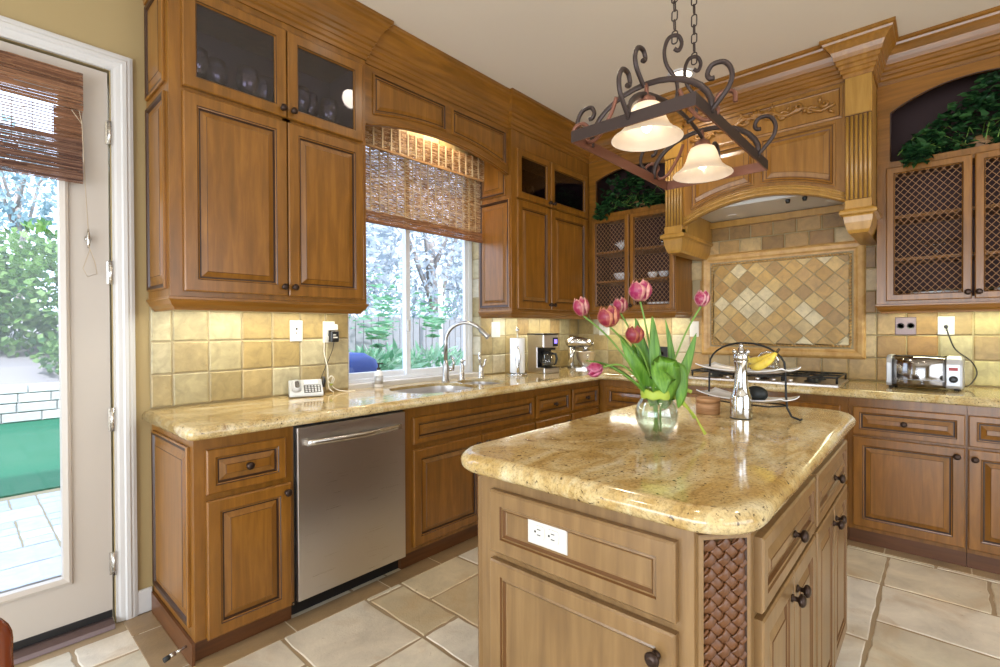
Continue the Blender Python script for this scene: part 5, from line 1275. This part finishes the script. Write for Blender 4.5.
for k in range(5):
    l_ = ['lowest', 'second lowest', 'middle', 'second highest', 'topmost'][k]+' plate of the stack at the bottom of the right wire cabinet'
    if p is None: p = plate((-.19, -2.74, sh0), .13, l_, 'plates stacked in the right wire cabinet')
    else: q = p.copy(); col.objects.link(q); q.location = p.location+Vector((0, 0, .009*k)); q['label'] = l_
b = MB(); b.lathe((-.19, -2.74, sh1), [(.04, 0), (.045, .004), (.010, .012), (.010, .07), (.11, .085), (.125, .092), (.123, .097), (.0, .088)], 28, cap=False); tag(b.build('cake_stand', 'clear_glass'), 'glass cake stand on the middle shelf of the right wire cabinet', 'cake stand')
def rc_bowl(y, z, l_): bowl('bowl', (-.19, y, z), .09, .06, 'white_ceramic', l_)
rc_bowl(-3.08, sh0, 'white bowl behind the rightmost wire door, bottom shelf')

# ivy in the two niches
def ivy(label, y0, y1, zt, n, drop, hump):
    t = thing('ivy_plant', label, 'plant', (-.2, (y0+y1)/2, 2.34)); L = abs(y1-y0)
    b = MB(); TT = ['1f4a26', '2c5a30', '3a6b38', '183a20', '4c7d46']
    for k in range(n):
        q = rnd.random(); y = y0+(y1-y0)*q; top = hump(q)*zt; z = 2.35+top*rnd.random()**.8; x = -.30+rnd.uniform(-.08, .16)
        if rnd.random() < .12: q2 = rnd.random(); y = y0+(y1-y0)*drop+rnd.uniform(-.05, .05); z = 2.40-.11*q2; x = -.392-rnd.uniform(0, .02)
        o = Vector((x, y, z)); d = Vector((rnd.uniform(-1, -.1), rnd.uniform(-.8, .8), rnd.uniform(-.7, .5))).normalized(); sd2 = d.cross(Vector((rnd.uniform(-.3, .3), rnd.uniform(-.3, .3), 1))).normalized(); nn = sd2.cross(d)
        s_ = rnd.uniform(.022, .042); tt = lin(rnd.choice(TT)); kk = rnd.uniform(.7, 1.25); b.cur = (tt[0]*kk, tt[1]*kk, tt[2]*kk, 1)
        i = b.add([o, o+d*s_*.3+sd2*s_*.75, o+d*s_*.8+sd2*s_*.45+nn*s_*.1, o+d*s_*1.5-nn*s_*.25, o+d*s_*.8-sd2*s_*.45+nn*s_*.1, o+d*s_*.3-sd2*s_*.75, o+d*s_*.7-nn*.15*s_])
        for a in range(6): 
            if a < 5: b.face([i[6], i[a], i[a+1]], 0)
        b.face([i[6], i[5], i[0]], 0)
    b.build('leaves', 'leafy', t)
    b = MB()
    for k in range(10):
        y = y0+(y1-y0)*rnd.random(); b.tube([(-.2, (y0+y1)/2, 2.36), (-.27, y*.6+(y0+y1)*.2, 2.40+rnd.random()*.12), (-.33, y, 2.37+rnd.random()*.12), (-.36, y+rnd.uniform(-.1, .1), 2.37)], .0025, 5)
    b.build('vines', 'stem', t)
    b = MB(); b.lathe((-.17, (y0+y1)/2, 2.339), [(.06, 0), (.085, .09), (.08, .09), (.055, .01)], 18); b.build('basket', 'salt_wood', t)
ivy('green ivy in the arched niche of the corner wire cabinet', -.47, -1.12, .33, 620, .06, lambda q: .25+.75*math.sin(pi*min(1, q*1.25+.05)))
ivy('green ivy in the arched niche above the right wire cabinet', -2.60, -3.25, .40, 950, .08, lambda q: min(1, .22+q*1.35))

# ================================================================== SMALL THINGS NEAR THE DOOR
q = thing('door_stop', 'metal door stop with a dark rubber tip at the base of the left cabinet', 'door stop', (-3.69, -.54, .05))
b = MB(); b.tube([(-3.655, -.545, .062), (-3.70, -.555, .057)], .005, 10); b.tube([(-3.695, -.554, .0575), (-3.718, -.559, .055)], .0085, 12); b.build('rod', 'nickel', q)
MB().tube([(-3.716, -.5585, .0552), (-3.735, -.5625, .053)], .010, 12).build('rubber_tip', 'rubber', q)
# chair, whose curved back just enters the picture
t = thing('wooden_chair', 'dark cherry wooden chair whose rounded back enters at the lower left corner', 'chair', (-4.47, -1.55, 0))
b = MB(); P = [(-4.47-.215+.0, -1.69, .46), (-4.70, -1.70, .62), (-4.69, -1.71, .78), (-4.62, -1.72, .875), (-4.47, -1.725, .905), (-4.30, -1.72, .895), (-4.232, -1.715, .865), (-4.224, -1.71, .80), (-4.215, -1.70, .62), (-4.235, -1.69, .46)]
P = [Vector(p) for p in P]; out = []
for i in range(len(P)-1):
    p0_, p1_, p2_, p3_ = P[max(i-1, 0)], P[i], P[i+1], P[min(i+2, len(P)-1)]
    for k in range(6):
        s_ = k/6; out.append(.5*((2*p1_)+(p2_-p0_)*s_+(2*p0_-5*p1_+4*p2_-p3_)*s_*s_+(3*p1_-p0_-3*p2_+p3_)*s_**3))
b.tube(out+[P[-1]], [(.014, .021)]*(len(out)+1), 12, flat=(0, 1, 0)); b.build('back_hoop', 'chair_wood', t)
for x in (-4.60, -4.535, -4.47, -4.405, -4.34): MB().tube([(x, -1.69, .46), (x, -1.715, .88)], .007, 8).build('spindle', 'chair_wood', t)
b = MB(); b.rings(FZ, rr(-4.47, -1.50, .235, .22, .08), [(.01, .43, 0), (0, .44, 0), (0, .462, 0), (.012, .472, 0), (.05, .466, 0)], cap0=True); b.build('seat', 'chair_wood', t)
for sx_, sy_ in ((-1, -1), (1, -1), (-1, 1), (1, 1)): MB().tube([(-4.47+sx_*.17, -1.50+sy_*.16, .435), (-4.47+sx_*.19, -1.50+sy_*.18, .25), (-4.47+sx_*.21, -1.50+sy_*.20, 0)], [.017, .019, .012], 10).build('leg', 'chair_wood', t)

# ================================================================== OUTSIDE
b = MB(); b.bx(-14, 12, .18, 2.88, -.12, -.035, 1); b.cur = None
ashlar(b, -7.5, 6, .2, 2.86, .16, -.03, .012, ['c8cfe0', 'bfc7da', 'd2d8e6', 'b8c0d4'], [(2, 1), (2, 2), (1, 1), (1, 2)], ev=.006)
o = tag(b.build('patio', ['paver', 'grout']), 'pale stone paver patio outside the glass door', 'patio'); 
MB().bx(-14, 12, 2.88, 7.3, -.12, -.02).build('artificial_lawn', 'turf'); tag(bpy.data.objects['artificial_lawn'], 'bright green artificial lawn beyond the patio', 'lawn')
b = MB(); b.cur = lin('9a9a98'); b.bx(-14, 12, 7.32, 7.6, -.1, .50, 0)
fw = Fr((0, 7.32, 0), (1, 0, 0), (0, 0, 1)); fw_ = fw
for j in range(4):
    u = -9+(.2 if j % 2 else 0)
    while u < 1:
        L = rnd.uniform(.28, .5); t_ = lin(rnd.choice(['cfcfcc', 'c2c2bf', 'dcdbd6'])); b.cur = t_; b.rings(fw, rect(u+.006, u+L-.006, -.02+.14*j+.006, -.02+.14*(j+1)-.006), [(0, 0, 0), (0, .02, 0), (.012, .035, 0)]); u += L
tag(b.build('garden_wall', 'paver'), 'low pale block retaining wall at the back of the lawn', 'wall')
b = MB(); b.loft([[(x, 7.6, .44), (x, 8.4, .75), (x, 10, 1.1), (x, 16, 1.9), (x, 16, -.1), (x, 7.6, -.1)] for x in (-14, 14)]); tag(b.build('planted_bank', 'soil'), 'bare earth bank rising behind the retaining wall', 'bank')
def foliage(name, label, cat, c0, rad, n, s0, tints, trunk=None, shape=None):
    t = thing(name, label, cat, (c0[0], c0[1], trunk if trunk is not None else c0[2]-rad[2])); b = MB()
    for k in range(n):
        while True:
            p = Vector((rnd.uniform(-1, 1), rnd.uniform(-1, 1), rnd.uniform(-1, 1)))
            if p.length < 1: break
        if p.length < .55 and rnd.random() < .7: p = p.normalized()*rnd.uniform(.6, 1)
        lump = 1+.18*sin(p.x*7+c0[0])*cos(p.z*6)
        o = Vector(c0)+Vector((p.x*rad[0], p.y*rad[1], p.z*rad[2]))*lump; d = (p+Vector((rnd.uniform(-1, 1), rnd.uniform(-1, 1), rnd.uniform(-1, .6)))).normalized(); s1 = d.orthogonal().normalized(); s1 = (Matrix.Rotation(rnd.uniform(0, 6.3), 3, d) @ s1)
        s_ = s0*rnd.uniform(.6, 1.3); t_ = lin(rnd.choice(tints)); k2 = rnd.uniform(.8, 1.2); b.cur = (t_[0]*k2, t_[1]*k2, t_[2]*k2, 1)
        w_ = .38 if shape is None else shape
        i = b.add([o, o+d*s_*.5+s1*s_*w_, o+d*s_, o+d*s_*.5-s1*s_*w_]); b.face(i, 0)
    b.build('foliage', 'leafy', t)
    if trunk is not None:
        b = MB(); zt = c0[2]; 
        b.tube([(c0[0], c0[1], trunk), (c0[0]+.05, c0[1], (trunk+zt)/2), (c0[0], c0[1], zt)], [rad[0]*.09, rad[0]*.07, rad[0]*.04], 8)
        for k in range(5):
            a = k*1.3; b.tube([(c0[0], c0[1], trunk+(zt-trunk)*(.4+.1*k)), (c0[0]+cos(a)*rad[0]*.4, c0[1]+sin(a)*rad[1]*.4, zt+rad[2]*.1*k*.5), (c0[0]+cos(a)*rad[0]*.7, c0[1]+sin(a)*rad[1]*.7, zt+rad[2]*.4)], [rad[0]*.04, rad[0]*.028, rad[0]*.012], 6)
        b.build('trunk', 'bark', t)
    return t
GR = ['6f9a4c', '86b05c', '5a8440', 'a2c47a', '4b7a48']
WASHED = ['ccd5dc', 'd8e0e6', 'e4e9ee', 'bac6cf', 'ecf0f4']  # leaf tints with the overexposed daylight put into the colour
foliage('hedge_shrub', 'leafy green shrub on the bank seen in the middle of the door glass', 'shrub', (-3.0, 9.2, 2.0), (1.3, .9, 1.15), 3600, .14, GR)
foliage('hedge_shrub', 'green shrub at the right edge of the door glass', 'shrub', (-1.3, 9.6, 2.4), (1.2, .9, 1.5), 3200, .14, GR)
foliage('hedge_shrub', 'light green shrub at the left side of the door glass', 'shrub', (-4.5, 9.6, 2.0), (1.2, .9, 1.1), 2600, .14, GR)
foliage('garden_tree', 'tall bluish tree above the shrubs behind the door glass', 'tree', (-3.2, 14, 5.0), (1.0, 1.0, 1.3), 1300, .15, ['a4c0c4', 'b4ccd0', '90b0b8'], trunk=1.5)
foliage('low_plant', 'low leafy plant on the bank above the garden wall', 'plant', (-2.9, 7.9, .95), (.45, .3, .3), 700, .10, GR)
for (x, y, z, rx, rz, l_) in ((-.2, 5.2, 2.9, 1.5, 2.1, 'tree paled by glare behind the fence at the left of the kitchen window'), (2.3, 5.0, 3.1, 1.5, 2.2, 'tree paled by glare behind the fence in the middle of the kitchen window'), (4.6, 5.4, 3.0, 1.5, 2.2, 'tree paled by glare behind the fence at the right of the kitchen window'), (1.2, 8.0, 4.6, 2.6, 3.2, 'large pale tree farthest back behind the kitchen window')):
    foliage('garden_tree', l_, 'tree', (x, y, z), (rx, 1.0, rz), 3400, .22, WASHED, trunk=0, shape=.16)
# fence of upright boards, with a narrow iron-grey top
t = thing('wooden_fence', 'weathered grey board fence behind the kitchen window', 'fence', (1.5, 4.0, 0))
b = MB(); x = -2.6; k = 0
while x < 6:
    h_ = 1.50+.03*(k % 2); b.bx(x, x+.125, 4.0, 4.02, 0, h_); x += .14; k += 1
b.build('boards', 'fence', t)
for z in (.4, 1.3): MB().bx(-2.6, 6, 4.02, 4.06, z, z+.08).build('rail', 'fence', t)
t = thing('covered_grill', 'barbecue under a blue fabric cover outside the window', 'grill', (-1.9, 1.35, 0))
b = MB(); PR = [(0, 0, .78), (0, .02, .86), (.05, .05, 1.02), (.13, .12, 1.12), (.2, .18, 1.15)]
b.loft([[(x, y, z) for x, y in rr(-2.10, 1.35, .50-q*1.0, .33-q*.8, .10)] for q, z in ((0, .0), (-.02, .5), (0, .80), (.01, .92), (.05, 1.04), (.13, 1.10))], 0, True); b.build('fabric_cover', 'blue_cover', t)
b = MB(); b.loft([[(x, y, z) for x, y in rr(-2.5, 1.3, .16, .22, .05)] for z in (0, .80, .86)], 0, True); b.build('side_shelf', 'blue_cover', t)
def fern(x, y, z, s_, n, label):
    t = thing('garden_fern', label, 'plant', (x, y, 0)); b = MB()
    for k in range(n):
        an = k*2.4; L = s_*rnd.uniform(.7, 1.1); hh = rnd.uniform(.7, 1.9); t_ = lin(rnd.choice(['7cb88a', '94caa0', '68a87a', 'a8d8b0'])); b.cur = t_
        P = [Vector((x, y, z*.5))+Vector((cos(an)*L*q, sin(an)*L*q, z*.5*1+hh*L*(q-q*q*.75)*1.6)) for q in [i/8 for i in range(9)]]
        for i in range(1, 9):
            d = (P[i]-P[i-1]).normalized(); sd2 = d.cross(Vector((0, 0, 1))).normalized(); w_ = .16*L*(1-i/9.5)
            for sg in (-1, 1):
                ids = b.add([P[i-1], P[i-1]+sd2*sg*w_+d*w_*.5-Vector((0, 0, w_*.2)), P[i-1]+d*w_*.55]); b.face(ids, 0)
    b.build('fronds', 'leafy', t)
    MB().tube([(x, y, 0), (x, y, z*.5+.05)], [.05, .03], 8).build('crown', 'bark', t)
for (x, y, l_) in ((-1.0, 2.1, 'loose light green bush under the left half of the window'), (.25, 2.6, 'loose light green bush under the right half of the window'), (-.2, 3.3, 'loose light green bush beside the fence')):
    foliage('garden_bush', l_, 'bush', (x, y, .60), (.62, .45, .42), 800, .20, ['8fc49a', 'a8d4ae', '70b083', 'c4e2c4'], trunk=0, shape=.13)
fern(-.9, 2.2, 1.1, .75, 30, 'green fern-like plant in the left half of the window'); fern(.2, 2.5, 1.2, .75, 30, 'green fern-like plant in the right half of the window'); fern(-.15, 3.2, 1.5, .7, 24, 'fern-like plant close to the fence behind the window')
b = MB(); b.tube([(.95, 3.2, 0), (.95, 3.2, 2.1)], .04, 10); tag(b.build('garden_post', 'white_paint'), 'slim white post among the plants behind the right window pane', 'post')
